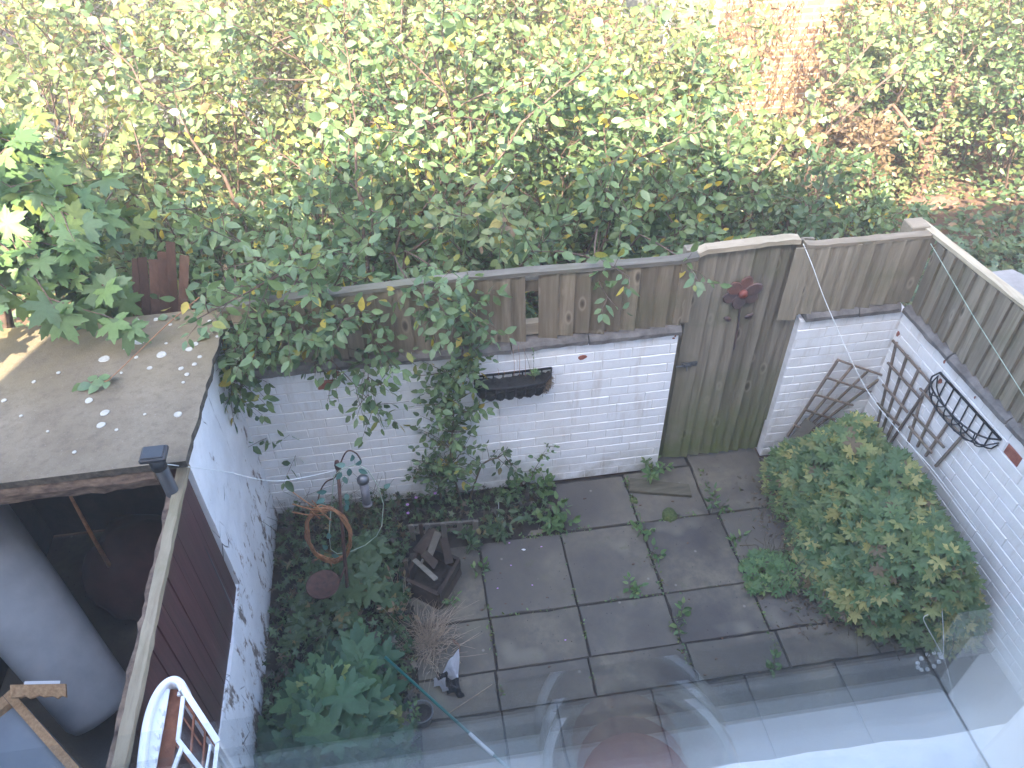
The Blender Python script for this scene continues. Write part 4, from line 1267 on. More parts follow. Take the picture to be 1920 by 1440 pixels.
# tall upright whips that stand above the shrubs
whips = [(-.05, 4.0, (690, 505), (640, 0), 'single tall brown shoot rising above the middle shrub'),
         (.95, 4.2, (760, 480), (1190, 30), 'long leaning shoot crossing above the middle shrubs towards the white window'),
         (-1.3, 4.6, (420, 330), (150, 20), 'long leafy shoot leaning to the top left corner'),
         (2.3, 4.9, (1420, 330), (1640, 60), 'long sunlit shoot with round leaves leaning right before the brick house'),
         (2.9, 5.2, (1540, 260), (1800, 20), 'second sunlit leaning shoot, nearest the top right corner'),
         (.1, 4.3, (700, 520), (860, 300), 'short forked shoot beside the single tall brown shoot')]
for k, (x, y, a, b, lab) in enumerate(whips):
    pl = Plant('sapling', lab, 'sapling', (x, y, -.07), T_OVB, 'ovb', 'leaf_gloss', G_PALE if k in (3, 4) else G_SHRUB, 'bark', 'slender saplings among the shrubs', 300+k, 120, 'trunk')
    p0 = np.array(atY(*a, y)); p1 = np.array(atY(*b, y+(.35 if k != 3 else .1)))
    b0 = np.array([p0[0]-(p1[0]-p0[0])*.25, y, -.08])
    pts = [b0, (b0+p0)/2+np.array([.03, 0, 0]), p0]+[p0+(p1-p0)*t+pl.rg.normal(size=3)*.018 for t in np.linspace(.15, 1, 9)]
    pl.tube(pts, list(np.linspace(.013, .003, len(pts))), 6)
    pl.base = Vector(b0)
    oo = dict(lsz=.066, ls=.045, nb=3, wob=.1, trop=.02, nup=.6, nrand=.6)
    for q in range(2, len(pts)-1):
        dv = unit(pts[q+1]-pts[q])
        for rep in range(2):
            grow(pl, pts[q]+(pts[q+1]-pts[q])*pl.rg.uniform(0, 1), rot_about(dv, R(pl.rg.uniform(25, 55)), pl.rg), pl.rg.uniform(.14, .34), .003, 0, oo)
    pl.build()

# sycamore over the shed roof, big lobed leaves
pl = Plant('sycamore_tree', 'sycamore with big lobed leaves hanging over the back of the shed roof', 'tree', (-2.75, 4.3, -.07), T_SYC, 'syc', 'leaf_big', G_SYC, 'bark', None, 41, 300, 'trunk')
pl.tube([(-2.75, 4.3, -.1), (-2.6, 4.25, .9), (-2.35, 4.15, 1.7), (-2.1, 4.05, 2.4), (-2.0, 4.0, 3.0)], [.06, .05, .04, .03, .02], 8)
oS = dict(lsz=.125, ls=.085, nb=5, wob=.10, trop=-.035, ldroop=-.5, nup=.8, nrand=.42, fwd=.3, leafdepth=1, bstart=.2)
for (px, py, yy) in ((30, 440, 3.75), (110, 500, 3.55), (150, 560, 3.40), (60, 600, 3.25), (20, 540, 3.35), (180, 470, 3.7), (100, 380, 4.0), (40, 300, 4.2), (170, 330, 4.3), (210, 560, 3.55), (-40, 470, 3.5), (130, 610, 3.25), (20, 250, 4.3), (100, 290, 4.3), (60, 340, 4.2), (0, 620, 3.2), (80, 450, 3.7), (170, 590, 3.35), (40, 380, 3.8), (250, 400, 4.2)):
    tip = np.array(atY(px, py, yy)); s0 = np.array([-2.45, 4.2, min(2.6, tip[2]+.35)])
    L = np.linalg.norm(tip-s0)
    grow(pl, s0, unit(tip-s0)+np.array([0, 0, .10]), L, .010, 1, oS)
pl.build()

# leaning trunk and ivy ground on the right
tr = thing('leaning_tree', 'sunlit leaning brown tree trunk by the earth heap beyond the right fence', 'tree', tuple(atZ(1712, 372, -.07)))
p0 = atZ(1708, 376, -.07); p1 = atY(1738, 290, p0.y+.05); p2 = atY(1762, 225, p0.y+.15); p3 = atY(1800, 140, p0.y+.3)
bm = bmesh.new(); tube(bm, [p0+Vector((0, 0, -.05)), p0+Vector((.01, 0, .10)), p0.lerp(p1, .5)+Vector((.03, 0, 0)), p1, p2, p3], [.13, .085, .074, .066, .045, .02], 10); bmesh.ops.subdivide_edges(bm, edges=bm.edges[:], cuts=2)
for v in bm.verts: v.co += Vector((mnoise.noise(v.co*9), mnoise.noise(v.co*9+Vector((5, 0, 0))), 0))*.03
finish('trunk', bm, M['trunk'], tr)
bm = bmesh.new(); tube(bm, [p1, p1+Vector((-.15, .1, .2)), p1+Vector((-.4, .2, .45))], [.035, .025, .012], 8); finish('limb', bm, M['trunk'], tr, smooth=True)
lg = thing('log', 'short brown log lying in the sun at the foot of the leaning trunk', 'log', tuple(atZ(1750, 382, 0)))
bm = bmesh.new(); a = atZ(1695, 392, .0); b = atZ(1790, 377, .0)
tube(bm, [a, a.lerp(b, .3), a.lerp(b, .7), b], [.075, .085, .08, .06], 10); bmesh.ops.subdivide_edges(bm, edges=bm.edges[:], cuts=2)
for v in bm.verts: v.co += Vector((mnoise.noise(v.co*8), mnoise.noise(v.co*8+Vector((5, 0, 0))), mnoise.noise(v.co*8+Vector((0, 7, 0)))))*.045
finish('log_body', bm, M['trunk'], lg)

# ground cover beyond the fence (uncountable)
def cover(name, pts, size, T, tints, mat, seed, up=1.0, rnd=.45):
    rg = np.random.default_rng(seed); n = len(pts); P = np.array(pts)
    D = rg.normal(size=(n, 3)); D[:, 2] *= .35; D /= np.linalg.norm(D, axis=1)[:, None]
    N = rg.normal(size=(n, 3))*rnd+np.array([0, -.3, up]); X = np.cross(D, N); X /= np.linalg.norm(X, axis=1)[:, None]; N = np.cross(X, D)
    S = size*rg.uniform(.6, 1.25, n)
    B = np.stack([X, D, N], axis=2)*S[:, None, None]
    V0, F0 = T; nv = len(V0)
    V = np.einsum('nij,vj->nvi', B, V0)+P[:, None, :]
    F = F0[None]+(np.arange(n)*nv)[:, None, None]
    ws = np.array([w_ for t, w_ in tints], float); ws /= ws.sum()
    C = np.array([t for t, w_ in tints])[rg.choice(len(tints), n, p=ws)]*rg.uniform(.75, 1.25, (n, 1))
    me = mesh_np(name, V.reshape(-1, 3), F.reshape(-1, 3), np.repeat(C[:, None, :], nv, axis=1).reshape(-1, 3), M[mat])
    return tag(link(name, me), kind='stuff')
rg = np.random.default_rng(5)
pts = []
while len(pts) < 30000:
    x, y = rg.uniform(-4.5, 8), rg.uniform(3.6, 8.5)
    hgt = .12+.16*abs(math.sin(x*2.1+1)*math.cos(y*1.7))
    if 4.5 < x < 5.7 and 6.0 < y < 6.75 and rg.random() < .8: continue
    pts.append((x, y, -.06+hgt*rg.random()**.6))
cover('ground_cover', pts, .08, T_Q, G_DARK+[((.11, .14, .05), 3), ((.26, .17, .09), 1.2)], 'leaf', 6)
pts = [(rg.uniform(2.9, 6.6), rg.uniform(3.5, 5.4), -.05+.35*rg.random()) for _ in range(5000)]
cover('ivy_cover', pts, .065, T_SMALLPALM, G_DARK+[((.11, .14, .05), 2)], 'leaf_gloss', 8)
pts = []
for _ in range(900):
    t = rg.random(); q = p0.lerp(p1, t*2) if t < .5 else p1.lerp(p3, t*2-1)
    pts.append((q.x+rg.normal()*.11, q.y-.02+rg.normal()*.09, max(-.03, q.z+rg.normal()*.10)))
for _ in range(700): pts.append((p0.x+rg.normal()*.35, p0.y+rg.normal()*.25, -.03+.12*rg.random()))
cover('trunk_ivy', pts, .062, T_Q, [((.14, .19, .08), 4), ((.20, .22, .10), 3), ((.26, .17, .09), 2)], 'leaf', 15, rnd=.9)
# dead hanging foliage by the brick house
pl = Plant('dead_climber', 'dry brown climber hanging on the buff brick wall beside the white window', 'climber', (4.3, 8.45, 1.6), T_NAR, 'nar', 'leaf', G_BROWN, 'bark', None, 61, 120)
for k in range(60):
    b0 = np.array(atY(rg.uniform(1350, 1560), rg.uniform(-40, 150), 8.4))
    grow(pl, b0, (rg.normal()*.3, -.2, -.7), rg.uniform(.3, .7), .004, 0, dict(lsz=.060, ls=.016, trop=-.08, ldroop=-.9, nup=.1, nrand=1.0))
pl.build()
# broken fence panel seen through the leaves behind the shed
fb = thing('fence_panel', 'leaning brown slatted fence panel half hidden by leaves behind the shed roof', 'fence', (-1.3, 3.8, 1.2))
for k in range(6):
    a = atY(258+k*17, 582-k*3, 3.72); b = atY(248+k*19, 478-k*2, 3.86)
    bm = bmesh.new(); b += Vector((rg.normal()*.01, 0, rg.normal()*.03)); bar(bm, a-(b-a)*.9, b, .046, .014, up=(.2, -1, 0), jit=.003); finish('slat', bm, M['slat_brown'], fb)

# -- geranium bush in the yard
def dome(pl, boundary, top, n, size, o, mound=.5):
    """leaves over a mounded footprint; boundary: polygon xy; height function"""
    rg = pl.rg
    xs = [b[0] for b in boundary]; ys = [b[1] for b in boundary]
    def inside(x, y):
        c = False; j = len(boundary)-1
        for i in range(len(boundary)):
            xi, yi = boundary[i]; xj, yj = boundary[j]
            if (yi > y) != (yj > y) and x < (xj-xi)*(y-yi)/(yj-yi)+xi: c = not c
            j = i
        return c
    def edge(x, y):
        m = 9
        for i in range(len(boundary)):
            a = np.array(boundary[i]); b = np.array(boundary[(i+1) % len(boundary)]); p = np.array([x, y])
            t = np.clip(np.dot(p-a, b-a)/np.dot(b-a, b-a), 0, 1); m = min(m, np.linalg.norm(p-a-(b-a)*t))
        return m
    k = 0
    while k < n:
        x, y = rg.uniform(min(xs), max(xs)), rg.uniform(min(ys), max(ys))
        if not inside(x, y): continue
        e = edge(x, y)
        h = top(x, y)*min(1, (e/.22))**.5
        z = h*(1-.55*rg.random()**2.2)+.02
        p = np.array([x, y, z])
        tilt = np.array([0, 0, 1.0])
        out = rg.normal(size=3)*.35+np.array([-.25, -.35, 0])
        nn = unit(tilt+out)
        a = rg.uniform(0, 2*PI); dd = np.array([math.cos(a), math.sin(a), -.15]); dd = unit(dd-nn*np.dot(dd, nn))
        pl.leaf(p, dd, nn, size*rg.uniform(.6, 1.25))
        if k % 5 == 0:
            g = np.array([x+rg.normal()*.06, y+rg.normal()*.06, 0.0])
            pl.tube([g, (g+p)/2+rg.normal(size=3)*.02, p], [.003, .0025, .0018], 4)
        k += 1
bx = [(2.16, 3.24), (2.05, 3.02), (2.10, 2.72), (1.98, 2.45), (2.02, 2.22), (2.10, 2.05), (2.32, 1.88), (2.55, 1.80), (2.80, 1.82), (2.84, 2.4), (2.81, 3.1), (2.72, 3.28), (2.45, 3.28)]
pl = Plant('geranium_bush', 'large mounded geranium bush with yellowing leaves in the right corner under the trellises', 'bush', (2.5, 2.5, 0), T_GER, 'ger', 'leaf_big', G_GER, 'stem', None, 71, 300)
dome(pl, bx, lambda x, y: .33+.30*max(0, 1-((x-2.58)/.55)**2)*max(0.25, 1-((y-2.5)/1.1)**2)+.06*math.sin(x*14)*math.cos(y*11), 2700, .061, None)
bush_root = pl.build()
pl2 = Plant('geranium_clump', 'low geranium clump with brown seed heads spreading onto the paving left of the big bush', 'plant', (1.78, 2.40, 0), T_GER, 'ger', 'leaf_big', G_WEED, 'stem', None, 72, 150)
dome(pl2, [(1.68, 2.32), (1.70, 2.52), (1.82, 2.58), (2.02, 2.52), (2.08, 2.36), (1.95, 2.28), (1.84, 2.30)], lambda x, y: .14, 190, .045, None)
for k in range(60):
    g = np.array([rg.uniform(1.78, 2.1), rg.uniform(2.3, 2.6), 0]); p = g+np.array([rg.normal()*.06, rg.normal()*.06, rg.uniform(.12, .26)])
    pl2.tube([g, (g+p)/2+rg.normal(size=3)*.015, p], [.0015, .0012, .001], 4)
pl2.build()
pts = []
for k in range(900):
    t = rg.random(); x = 1.98+rg.normal()*.10+.12*t; y = 2.0+1.1*t
    pts.append((x, y, .01+.16*rg.random()))
cover('dead_undergrowth', pts, .032, T_QN, [((.14, .095, .06), 3), ((.09, .06, .04), 3), ((.10, .12, .05), 1)], 'leaf', 9, rnd=1.0)

# -- planting bed on the left
pl = Plant('anemone_plant', 'big leaved green plant filling the near end of the left bed', 'plant', (-.6, 1.9, 0), T_BROAD, 'broad', 'leaf_big', G_BED, 'stem', None, 81, 300)
dome(pl, [(-1.0, 1.2), (-1.02, 1.85), (-.92, 2.05), (-.72, 2.30), (-.52, 2.40), (-.36, 2.20), (-.33, 1.95), (-.34, 1.7), (-.40, 1.2)], lambda x, y: .20+.12*math.sin(x*9+1)*math.cos(y*7)+.10*max(0, 1-((y-1.85)/.6)**2), 330, .135, None)
bed_root = pl.build()
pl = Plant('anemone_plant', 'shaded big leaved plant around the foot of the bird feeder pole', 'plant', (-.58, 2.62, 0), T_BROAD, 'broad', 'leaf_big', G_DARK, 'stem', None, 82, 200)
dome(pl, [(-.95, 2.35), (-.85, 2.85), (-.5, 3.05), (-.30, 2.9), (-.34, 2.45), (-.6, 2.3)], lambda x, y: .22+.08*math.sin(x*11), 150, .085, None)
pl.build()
pts = [(rg.uniform(-1.03, -.25), rg.uniform(1.0, 3.32), .01+.14*rg.random()) for _ in range(3200)]
pts += [(rg.uniform(-.25, .68), rg.uniform(3.0, 3.33), .01+.07*rg.random()) for _ in range(350)]
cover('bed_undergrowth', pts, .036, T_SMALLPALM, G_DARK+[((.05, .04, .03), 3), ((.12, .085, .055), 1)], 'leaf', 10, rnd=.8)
# tall sapling against the back wall
def stemmy(name, label, cat, pxs, y0, y1, lsz, tn, seed, T=T_OV, key='ov', side=(.16, .30), ls=.045, parts=200, rad=.008, rep=2, mat='leaf'):
    pl = Plant(name, label, cat, (0, 0, 0), T, key, mat, tn, 'stem', None, seed, parts)
    base = atZ(pxs[0][0], pxs[0][1], 0)
    n = len(pxs)
    pts = [np.array(base)]+[np.array(atY(px, py, base.y+(y1-y0)*i/(n-1))) for i, (px, py) in enumerate(pxs) if i > 0]
    pl.base = base
    dense = [pts[0]]
    for a, b in zip(pts[:-1], pts[1:]):
        for t in (.33, .66, 1): dense.append(a+(b-a)*t+pl.rg.normal(size=3)*.006)
    pl.tube(dense, list(np.linspace(rad, rad*.3, len(dense))), 6)
    for q in range(2, len(dense)):
        dv = unit(dense[q]-dense[q-1])
        for r_ in range(rep):
            grow(pl, dense[q], rot_about(dv, R(pl.rg.uniform(35, 75)), pl.rg), pl.rg.uniform(*side)*(1.1-.5*q/len(dense)), .003, 0, dict(lsz=lsz, ls=ls, trop=-.02, nup=.7, nrand=.5))
    pl.build(); return pl
stemmy('sapling', 'leafy sapling growing up the white wall beside the planter basket', 'sapling', [(868, 950), (845, 870), (850, 780), (835, 700), (880, 665)], 0, .12, .056, G_SHRUB, 91, side=(.14, .30), rep=11, ls=.028, parts=300)
stemmy('sapling', 'thin sapling with drooping leaves leaning right before the white wall under the planter basket', 'sapling', [(880, 945), (905, 870), (945, 850), (960, 880)], 0, .1, .052, G_DARK, 92, side=(.10, .2), rep=2, parts=120)
stemmy('bushy_plant', 'bushy green plant at the foot of the leafy sapling, behind the picket edging', 'plant', [(830, 945), (820, 905), (810, 870)], 0, .02, .040, G_DARK+[((.12, .18, .08), 4)], 95, side=(.12, .24), rep=9, ls=.028, parts=220)
stemmy('weed', 'tall thin weed against the white wall, at the back of the soil strip', 'weed', [(985, 915), (1005, 880), (1025, 840)], 0, .0, .034, G_WEED, 93, side=(.04, .09), ls=.025, parts=90, rad=.003)
# weeds in the joints of the paving, one by one
weeds = [((1222, 885), .15, 'bushy weed at the left foot of the garden gate', 22), ((1030, 925), .15, 'upright weed at the wall end of the soil strip', 18), ((1035, 985), .16, 'leafy weed at the front right corner of the soil strip', 22),
         ((940, 1000), .16, 'grey-green weed in front of the picket edging', 26), ((885, 1020), .15, 'dark weed beside the picket edging, next to the broken crate', 20), ((1208, 1000), .10, 'small weed in the joint behind the plank-side slab', 10),
         ((1344, 950), .10, 'star shaped weed in the joint right of the moss cushion', 12), ((1178, 1112), .09, 'small upright weed alone in the middle of the patio', 9), ((1270, 1168), .10, 'small weed with a pale stone near the front of the patio', 10),
         ((1375, 1010), .07, 'low weed in the joint left of the big bush', 8), ((900, 1075), .07, 'tiny weed in the joint beside the broken crate', 7), ((1450, 1250), .06, 'pale low weed at the front right of the patio', 6),
         ((840, 1130), .07, 'small pale weed at the corner of the broken crate', 6), ((1225, 1045), .05, 'tiniest weed in the joint, just below the joint behind the plank', 5), ((960, 920), .14, 'broad weed against the wall behind the soil strip', 18)]
for k, ((px, py), hh, lab, nl) in enumerate(weeds):
    b = atZ(px, py, 0)
    pl = Plant('weed', lab, 'weed', b, T_OV if k % 3 else T_NAR, 'ov' if k % 3 else 'nar', 'leaf', G_WEED if k not in (3, 4) else G_DARK+[((.10, .14, .07), 4)], 'stem', 'weeds in the paving joints', 400+k, 60)
    for q in range(max(3, nl//3)):
        a = rg.uniform(0, 6.28); dv = np.array([math.cos(a)*.6, math.sin(a)*.6, 1.0])
        grow(pl, np.array(b)+np.array([math.cos(a)*.015, math.sin(a)*.015, 0]), dv, hh*rg.uniform(.6, 1.1), .002, 0, dict(lsz=.036+hh*.16, ls=.015, trop=0, nup=.6, nrand=.5, seg=.03))
    pl.build()
pts = []
for (a_, b_, n_, s_) in ((XC[4], None, 260, .012), (None, 2.925, 330, .012), (XC[5], None, 150, .010), (None, 2.406, 90, .006), (XC[3], None, 70, .006), (XC[2], None, 120, .010)):
    c0 = rg.uniform(0, 6)
    for _ in range(n_):
        t = rg.random()
        if math.sin(t*17+c0)+math.sin(t*41+c0*2) < -.2: continue
        if a_ is not None: pts.append((a_+rg.normal()*s_, 1.9+1.4*t, .002+.014*rg.random()))
        else: pts.append((.2+2.1*t, b_+rg.normal()*s_, .002+.014*rg.random()))
cover('joint_moss', pts, .020, T_Q, G_WEED+[((.10, .13, .03), 4), ((.09, .06, .04), 3)], 'leaf', 21, rnd=.8)
bm = bmesh.new(); disc_blob(bm, atZ(1255, 966, .002), .055, .014, 16, .25, .9)
tag(finish('moss_cushion', bm, M['moss'], smooth=True), 'round green moss cushion on the slab joint in front of the plank', 'moss')
bm = bmesh.new(); disc_blob(bm, atZ(1188, 938, .001), .022, .008, 12, .4, 1.6)
tag(finish('moss_cushion', bm, M['moss'], smooth=True), 'small long moss tuft at the left end of the plank', 'moss')
# dry stems behind the feeder pole and a dry grass tussock by the foil bag
bm = bmesh.new()
for k in range(90):
    b = Vector((rg.uniform(-1.02, -.3), rg.uniform(2.9, 3.3), 0)); tube(bm, [b, b+Vector((rg.normal()*.06, rg.normal()*.04, .16)), b+Vector((rg.normal()*.12, rg.normal()*.06, rg.uniform(.2, .42)))], [.0018, .0015, .001], 4, cap=False)
tag(finish('dead_stems', bm, M['stem']), kind='stuff')
gb = atZ(805, 1205, 0)
gt = thing('grass_tussock', 'dry straw coloured grass tussock above the silver foil bag', 'grass', gb)
bm = bmesh.new()
for k in range(420):
    a = rg.uniform(0, 6.28); r_ = abs(rg.normal())*.075; b = gb+Vector((r_*math.cos(a), r_*1.2*math.sin(a), .0))
    d = Vector((math.cos(a)*.5+rg.normal()*.5, math.sin(a)*.5+rg.normal()*.5, .9)); L = rg.uniform(.07, .15)
    tube(bm, [b, b+d*L*.5, b+d*L+Vector((rg.normal()*.03, rg.normal()*.03, -.03))], [.0016, .0013, .0006], 3, cap=False)
o = finish('blades', bm, M['straw'], gt); o['kind'] = 'stuff'
pl = Plant('withered_plant', 'withered reddish plant between the broken crate and the grass tussock', 'plant', atZ(745, 1150, 0), T_OV, 'ov', 'leaf', G_BROWN, 'straw', None, 98, 60)
for k in range(12):
    grow(pl, np.array(pl.base)+rg.normal(size=3)*np.array([.03, .06, 0]), (rg.normal()*.5, rg.normal()*.5, 1), rg.uniform(.12, .26), .003, 0, dict(lsz=.04, ls=.05, nup=.2, nrand=1))
pl.build()
# tiny lilac flowers
def flower(px, py, z, r=.006):
    p = atZ(px, py, z); bm = bmesh.new()
    for k in range(5):
        a = 2*PI*k/5; c = p+Vector((math.cos(a)*r, math.sin(a)*r, 0)); disc_blob(bm, c, r*.8, .002, 6, .1)
    return finish('geranium_flower', bm, M['pink'])
for k, (px, py, z) in enumerate(((1448, 862, .1), (1462, 838, .15), (1624, 1097, .3), (1656, 1096, .35), (1688, 1110, .3), (1733, 1142, .3), (1505, 920, .2), (1760, 1022, .45), (1482, 880, .15), (764, 946, .15), (780, 933, .15), (765, 962, .12), (816, 925, .2), (708, 880, .25), (604, 890, .3), (542, 995, .1))):
    o = flower(px, py, z); par = bush_root if px > 1000 else bed_root
    o.parent = par; o.location = -rootloc(par); o.name = 'flower'

# ------------------------------------------------------------------ small things in the yard
def spl(ctrl, n=10):
    ctrl = [Vector(c) for c in ctrl]; out = []
    for i in range(len(ctrl)-1):
        p0 = ctrl[max(i-1, 0)]; p1 = ctrl[i]; p2 = ctrl[i+1]; p3 = ctrl[min(i+2, len(ctrl)-1)]
        for k in range(n):
            t = k/n; out.append(.5*((2*p1)+(p2-p0)*t+(2*p0-5*p1+4*p2-p3)*t*t+(3*p1-p0-3*p2+p3)*t**3))
    return out+[ctrl[-1]]
# flower ornament on the gate
fc = atY(1392, 549, 3.385)
fl = thing('metal_flower', 'rusty metal flower ornament with a red centre and grey petals on the gate', 'ornament', fc)
for k in range(6):
    a = 2*PI*k/6+.35; c = fc+Vector((math.cos(a)*.066, -.004+.004*(k % 2), math.sin(a)*.058))
    bm = bmesh.new(); disc_blob(bm, (0, 0, 0), .053, .006, 12, .08, .80)
    bmesh.ops.rotate(bm, verts=bm.verts[:], cent=(0, 0, 0), matrix=Matrix.Rotation(PI/2, 3, 'X') @ Matrix.Rotation(a, 3, 'Z'))
    bmesh.ops.translate(bm, verts=bm.verts[:], vec=c)
    o = finish('petal', bm, M['flowergrey'] if k not in (1, 2) else M['flowerrust'], fl)
    if k in (1, 2): o['label'] = 'rust red petal'
bm = bmesh.new(); lathe(bm, [(0, .0), (.028, .0), (.026, .012), (.012, .02), (0, .021)], (0, 0, 0), 12)
bmesh.ops.rotate(bm, verts=bm.verts[:], cent=(0, 0, 0), matrix=Matrix.Rotation(PI/2, 3, 'X')); bmesh.ops.translate(bm, verts=bm.verts[:], vec=fc+Vector((0, -.008, 0)))
finish('flower_centre', bm, M['flowerred'], fl, smooth=True)
bm = bmesh.new(); s1 = atY(1376, 655, 3.385); tube(bm, [fc+Vector((0, .002, -.05)), atY(1384, 610, 3.387), s1], .006, 6); finish('flower_stem', bm, M['flowergrey'], fl)
for px, py, an in ((1364, 598, 2.5), (1404, 592, .4)):
    c = atY(px, py, 3.386); bm = bmesh.new(); disc_blob(bm, (0, 0, 0), .028, .006, 10, .1, .55)
    bmesh.ops.rotate(bm, verts=bm.verts[:], cent=(0, 0, 0), matrix=Matrix.Rotation(PI/2, 3, 'X') @ Matrix.Rotation(an, 3, 'Z')); bmesh.ops.translate(bm, verts=bm.verts[:], vec=c)
    finish('metal_leaf', bm, M['flowergrey'], fl, smooth=True)

# trellises
def trellis(label, pts_up, pts_hz, axis, val, nrm):
    f = atY if axis == 'y' else atX
    c = f(*pts_up[0][1], val)
    t = thing('trellis', label, 'trellis', c, 'fan trellises on the white walls')
    for a, b in pts_up:
        bm = bmesh.new(); bar(bm, f(*a, val), f(*b, val), .0125, .013, up=nrm, jit=.001); finish('slat', bm, M['trellis'], t)
    off = Vector(nrm)*.0145
    for a, b in pts_hz:
        bm = bmesh.new(); A = f(*a, val)+off; B = f(*b, val)+off; d = (B-A).normalized()*.02
        bar(bm, A-d, B+d, .012, .011, up=nrm, jit=.001); finish('cross_slat', bm, M['trellis'], t)
def z2(x, y): return (1400+x*.2222, 540+y*.2222)
def z3(x, y): return (1480+x*.3473, 400+y*.3473)
trellis('fan trellis leaning sideways on the short wall beside the gate', [(z2(775, 600), z2(345, 1250)), (z2(905, 645), z2(395, 1260)), (z2(1035, 690), z2(430, 1265)), (z2(1165, 735), z2(455, 1270))],
        [(z2(775, 600), z2(1175, 738)), (z2(685, 750), z2(1020, 858)), (z2(585, 890), z2(868, 972)), (z2(500, 1020), z2(718, 1092)), (z2(405, 1150), z2(560, 1192))], 'y', 3.325, (0, -1, 0))
trellis('fan trellis standing in the right corner, farthest along the right wall', [(z3(578, 695), z3(462, 1200)), (z3(636, 765), z3(487, 1215)), (z3(702, 835), z3(520, 1225)), (z3(768, 910), z3(545, 1240))],
        [(z3(578, 695), z3(768, 908)), (z3(553, 815), z3(708, 985)), (z3(525, 932), z3(642, 1062)), (z3(495, 1032), z3(595, 1132))], 'x', 2.795, (-1, 0, 0))
trellis('fan trellis on the right wall below the black hay-rack basket', [(z3(728, 955), z3(640, 1240)), (z3(797, 1030), z3(690, 1260)), (z3(868, 1115), z3(735, 1310)), (z3(940, 1195), z3(790, 1365))],
        [(z3(728, 955), z3(940, 1195)), (z3(690, 1095), z3(838, 1250)), (z3(668, 1160), z3(770, 1280))], 'x', 2.805, (-1, 0, 0))

# hay-rack wall baskets
def rack(label, A, B, out, depth, drop, mat, nrib, filled, group):
    A = Vector(A); B = Vector(B); out = Vector(out); c = (A+B)/2
    t = thing('wall_basket', label, 'wall basket', c, group)
    def P(s, ph):           # s along 0..1, ph 0 = front rim .. 1 = bottom at the wall
        b = (max(0, 1-abs(2*s-1)**(4.5 if filled else 2.6)))**.5
        q = A.lerp(B, s); a = ph*PI/2
        return q+out*(depth*b*math.cos(a)+.004)+Vector((0, 0, -drop*((.25+.75*b) if not filled else (.55+.45*b))*math.sin(a)))
    bm = bmesh.new(); bar(bm, A+out*.004, B+out*.004, .012, .008, up=out); finish('back_bar', bm, mat, t)
    for ph, nm in ((0, 'front_rim'), (.42, 'hoop'), (1, 'bottom_bar')):
        bm = bmesh.new(); pts = [P(s, ph) for s in np.linspace(0, 1, 25)]
        tube(bm, pts, .0052 if ph == 0 else .004, 6); finish(nm, bm, mat, t)
    for k in range(1, nrib):
        s = k/nrib
        bm = bmesh.new(); tube(bm, [A.lerp(B, s)+out*.004, P(s, 1)], .0042, 5)
        finish('back_rib', bm, mat, t)
        bm = bmesh.new(); tube(bm, [P(s, p) for p in np.linspace(0, 1, 8)], .0038, 5); finish('rib', bm, mat, t)
    if filled:
        bm = bmesh.new(); n, m_ = 36, 10; V = []
        for i in range(n+1):
            for j in range(m_+1):
                p = P(i/n, j/m_); p = p-out*.003+Vector((0, 0, -.004 if 0 < j < m_ else 0))
                sc = .012*abs(math.sin(i/n*PI*nrib)) if j > 3 else 0
                V.append(bm.verts.new(p+Vector((random.uniform(-.004, .004), out.y*sc+random.uniform(-.003, .003), -sc+random.uniform(-.004, .004)))))
        for i in range(n):
            for j in range(m_):
                a = i*(m_+1)+j; bm.faces.new((V[a], V[a+m_+1], V[a+m_+2], V[a+1]))
        finish('liner', bm, M['liner'], t, smooth=True)
        bm = bmesh.new(); V = []
        for i in range(n+1):
            s = .02+.96*i/n
            f0 = P(s, 0); b0 = A.lerp(B, s)
            for j in range(7): V.append(bm.verts.new(b0.lerp(f0, j/6)+Vector((0, 0, -.030+random.uniform(-.009, .009)))))
        for i in range(n):
            for j in range(6):
                a = i*7+j; bm.faces.new((V[a], V[a+7], V[a+8], V[a+1]))
        finish('compost', bm, M['liner'], t, smooth=True)
        bm = bmesh.new()
        for k in range(160):
            s = .86+.14*random.random(); p = P(s, random.random()*.9)
            tube(bm, [p, p+Vector((random.uniform(-.012, .02), random.uniform(-.02, .005), random.uniform(-.03, .01)))], .0012, 3, cap=False)
        o = finish('coir_fringe', bm, M['coir'], t); o['kind'] = 'stuff'
    return t
yb = 3.343
a, b = atY(888, 706, yb), atY(1034, 689, yb)
rack('black planter basket full of dark compost on the long back wall', a, b, (0, -1, 0), .125, .15, M['black'], 8, True, 'hay-rack wall baskets')
ya, ybb = atX(1764, 699, 2.812), atX(1879, 823, 2.825)
rack('empty black wire hay-rack basket on the right wall', (RX(ya.y)-.004, ya.y, 1.065), (RX(ybb.y)-.004, ybb.y, 1.075), (-1, -.03, 0), .135, .15, M['black'], 8, False, 'hay-rack wall baskets')
pl = Plant('succulent', 'small green rosette growing in the right end of the planter basket', 'plant', atY(1002, 702, 3.29), T_NAR, 'nar', 'leaf', G_WEED, 'stem', None, 501, 40)
c = np.array(pl.base)
for k in range(26):
    a = rg.uniform(0, 6.28); pl.leaf(c+rg.normal(size=3)*.006, (math.cos(a), math.sin(a), .7), (0, 0, 1), rg.uniform(.025, .042))
pl.tube([c-np.array([0, 0, .05]), c], [.004, .003], 5)
for q in ((975, 640), (1000, 655)):
    p = np.array(atY(*q, 3.30)); pl.tube([c-np.array([.01, 0, .03]), (c+p)/2, p], [.0014, .001, .0008], 4)
for t in (.6, .8, 1): pl.leaf(c+(p-c)*t, rg.normal(size=3), (0, 0, 1), .022); pl.leaf(c+(p-c)*t, rg.normal(size=3), (0, -1, 1), .02)
pl.build()
bm = bmesh.new()
